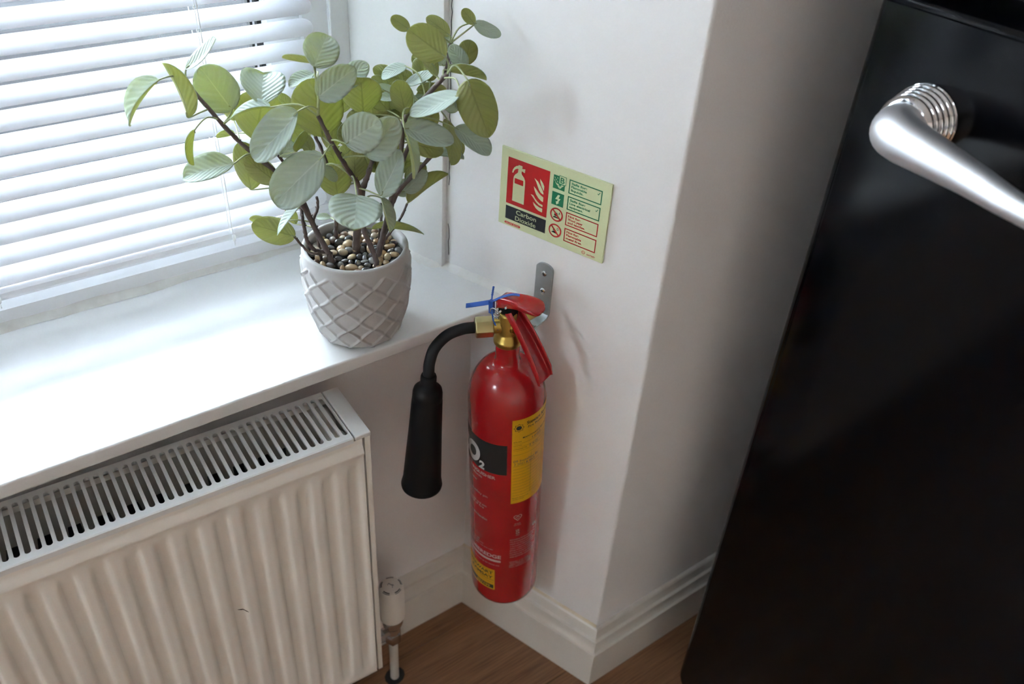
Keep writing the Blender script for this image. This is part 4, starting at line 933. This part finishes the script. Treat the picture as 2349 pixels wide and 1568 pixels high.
tx('BS EN3', 51, .2140, .0020, .009); tx('KM 12345', 50, .2105, .0018, .011); tx('UK', 53.5, .1965, .0048, .0062, .02); tx('CA', 53.5, .1905, .0048, .0062, .02); tx('0086', 53.5, .1865, .0018, .006); tx('CE', 86, .1900, .0062, .0080, .0); tx('0062', 86.5, .1830, .002, .006)
# yellow service record
yl = wrap('service_label', 43.8, 138, .2630, .4335, M['yellow'], cyl)
PB = M['print_black']; ty = lambda *a, **k: line_of('lettering', PB, yl, .0005, *a, **k)
ty('Stewart Ramsay', 66, .4205, .0062, .052, .02); ty('Fire Protection', 68, .4135, .0045, .040, .01); ty('MAINTENANCE RECORD', 60, .3960, .0034, .05, .01)
st = []
for k in range(17): a = 2*PI*k/16; r = .0075 if k % 2 == 0 else .0055; st.append((.0095+r*math.cos(a), .4180+r*math.sin(a)))
w = Wrap(.0005); w.line(43.8, st, .0007)
for k in range(8): a = 2*PI*k/8; w.b.add([on_cyl(.0095, .418, 43.8, w.r), on_cyl(.0095+.0042*math.cos(a), .418+.0042*math.sin(a), 43.8, w.r), on_cyl(.0095+.0042*math.cos(a+PI/4), .418+.0042*math.sin(a+PI/4), 43.8, w.r)], [(0, 1, 2)])
w.build('star_emblem', PB, yl)
for t, z in (('SITE NO.', .3900), ('LOCATION', .3830), ('EXTINGUISHER TYPE', .3760)): ty(t, 46, z, .0022, .012+.008*(len(t) > 9))
w = Wrap(.0005)
for z in (.3885, .3815, .3745, .3665): w.rect(43.8, .002, .085, z-.0012, z-.0009)
for k in range(11): z = .3420-.0062*k; w.rect(43.8, .002, .085, z, z+.0003)
for u in (.030, .055, .070): w.rect(43.8, u, u+.0003, .279, .362)
w.build('ruled_lines', PB, yl)
ty('Stewart Ramsay Ltd', 46, .2740, .002, .025); ty('service centre', 46, .2705, .002, .018)
for a in (('09 Installed By', 46.5, .3505, .0048, .042, -.005), ('2 2022 & BAY', 47.5, .3445, .0044, .034, -.005), ('1602', 76, .3895, .0042, .018, -.005), ('2 KG', 71, .3760, .0042, .016, -.005)): line_of('handwriting', M['ink'], yl, .0006, *a)
# small yellow sticker low on the front
stk = wrap('dealer_sticker', -60, 19.5, .0475, .1000, M['yellow'], cyl, .0005)
k1 = Wrap(.0007); k1.text('STEWART', 16.5, .0870, .0072, .052, .03, right=True).text('RAMSAY', 16.5, .0758, .0072, .046, .03, right=True)
k1.rect(16.5, -.055, .001, .0965, .0972).rect(16.5, -.055, .001, .0718, .0726).rect(16.5, -.058, .001, .0505, .0600)
k1.build('lettering', M['print_black'], stk)
Wrap(.0009).text('021199', 11, .0525, .0055, .026, .02, right=True).build('lettering', M['yellow'], stk)
Wrap(.0009).text('FIRE PROTECTION', 16, .0645, .0042, .045, .0, right=True).build('lettering', mat('print_ochre', (.45, .26, .02), .5), stk)
# ---------------------------------------------------------------- fridge
FX, FY1, FY0 = .80, .4895, -.1105
fr = thing('fridge_freezer', 'glossy black retro fridge freezer with rounded doors and chrome collared bar handle', 'fridge', (FX, (FY0+FY1)/2, 0))
hy = (FY1-FY0)/2
def rbox(name, x0, x1, y0, y1, z0, z1, rx, m, edge=(.03, .03), seg=6):
    o = MB().box(x0, x1, y0, y1, z0, z1).build(name, m, fr)
    bm = bmesh.new(); bm.from_mesh(o.data)
    # round the corners seen from the front first, then roll the front edges over
    es = [e for e in bm.edges if abs(e.verts[0].co.x-e.verts[1].co.x) > .01]
    lo = [e for e in es if e.verts[0].co.z < (z0+z1)/2]; hi = [e for e in es if e.verts[0].co.z >= (z0+z1)/2]
    bmesh.ops.bevel(bm, geom=lo, offset=edge[0], segments=seg, profile=.5, affect='EDGES'); bmesh.ops.bevel(bm, geom=hi, offset=edge[1], segments=seg, profile=.5, affect='EDGES')
    fr_edges = [e for e in bm.edges if all(abs(v.co.x-x0) < 1e-5 for v in e.verts) and len(e.link_faces) == 2 and e.calc_face_angle(0) > .5]
    bmesh.ops.bevel(bm, geom=fr_edges, offset=rx, segments=seg, profile=.5, affect='EDGES')
    bm.to_mesh(o.data); bm.free(); return autosmooth(o, 40)
rbox('body', .085, .72, -hy+.006, hy-.006, .045, 1.78, .004, M['black_gloss'], (.01, .01), 3)
ld = rbox('lower_door', 0, .078, -hy, hy, .035, 1.2100, .010, M['black_gloss'], (.040, .008))
ud = rbox('upper_door', 0, .078, -hy, hy, 1.2260, 1.78, .010, M['black_gloss'], (.008, .040))
MB().box(.05, .70, -hy+.02, hy-.02, .0, .05).build('plinth', M['plinth'], fr)
cy = (FY0+FY1)/2
def fl(p): return (p[0]-FX, p[1]-cy, p[2])
mirror = lambda p: (p[0], 2*cy-p[1], p[2])
half = [(.770, .4070, 1.108), (.757, .4060, 1.108), (.7460, .3990, 1.109), (.7380, .383, 1.109), (.7305, .355, 1.109), (.7195, .31, 1.109), (.7035, .2555, 1.109)]
hr = [.0232, .0232, .0228, .0216, .0190, .0150, .0114]
hpts = [fl(p) for p in half]+[fl((.6960, cy, 1.109))]+[fl(mirror(p)) for p in half[::-1]]
sp_ = smooth_pts(hpts, 6); n = len(sp_)
kr = hr+[.0104]+hr[::-1]
hrad = [kr[i//6]+(kr[min(i//6+1, len(kr)-1)]-kr[i//6])*(i % 6)/6 for i in range(n)]
hdl = MB().tube(sp_, hrad, 28).build('handle', M['satin'], ld, smooth=True); autosmooth(hdl, 50)
for yy in (.4070, 2*cy-.4070):
    Mx = Matrix.Translation(fl((.7995, yy, 1.108))) @ Matrix.Rotation(-PI/2, 4, 'Y')
    pf = [(.0345, 0)]
    for k in range(5): z0 = .001+.0062*k; pf += [(.0322-.0012*k, z0), (.0342-.0014*k, z0+.0016), (.0345-.0014*k, z0+.0036), (.0339-.0014*k, z0+.0052), (.0321-.0013*k, z0+.0061)]
    pf += [(.0262, .0335), (.0225, .0345)]
    c_ = MB().lathe(pf, 48, Mx).build('handle_collar', M['chrome'], ld, smooth=True); autosmooth(c_, 60)
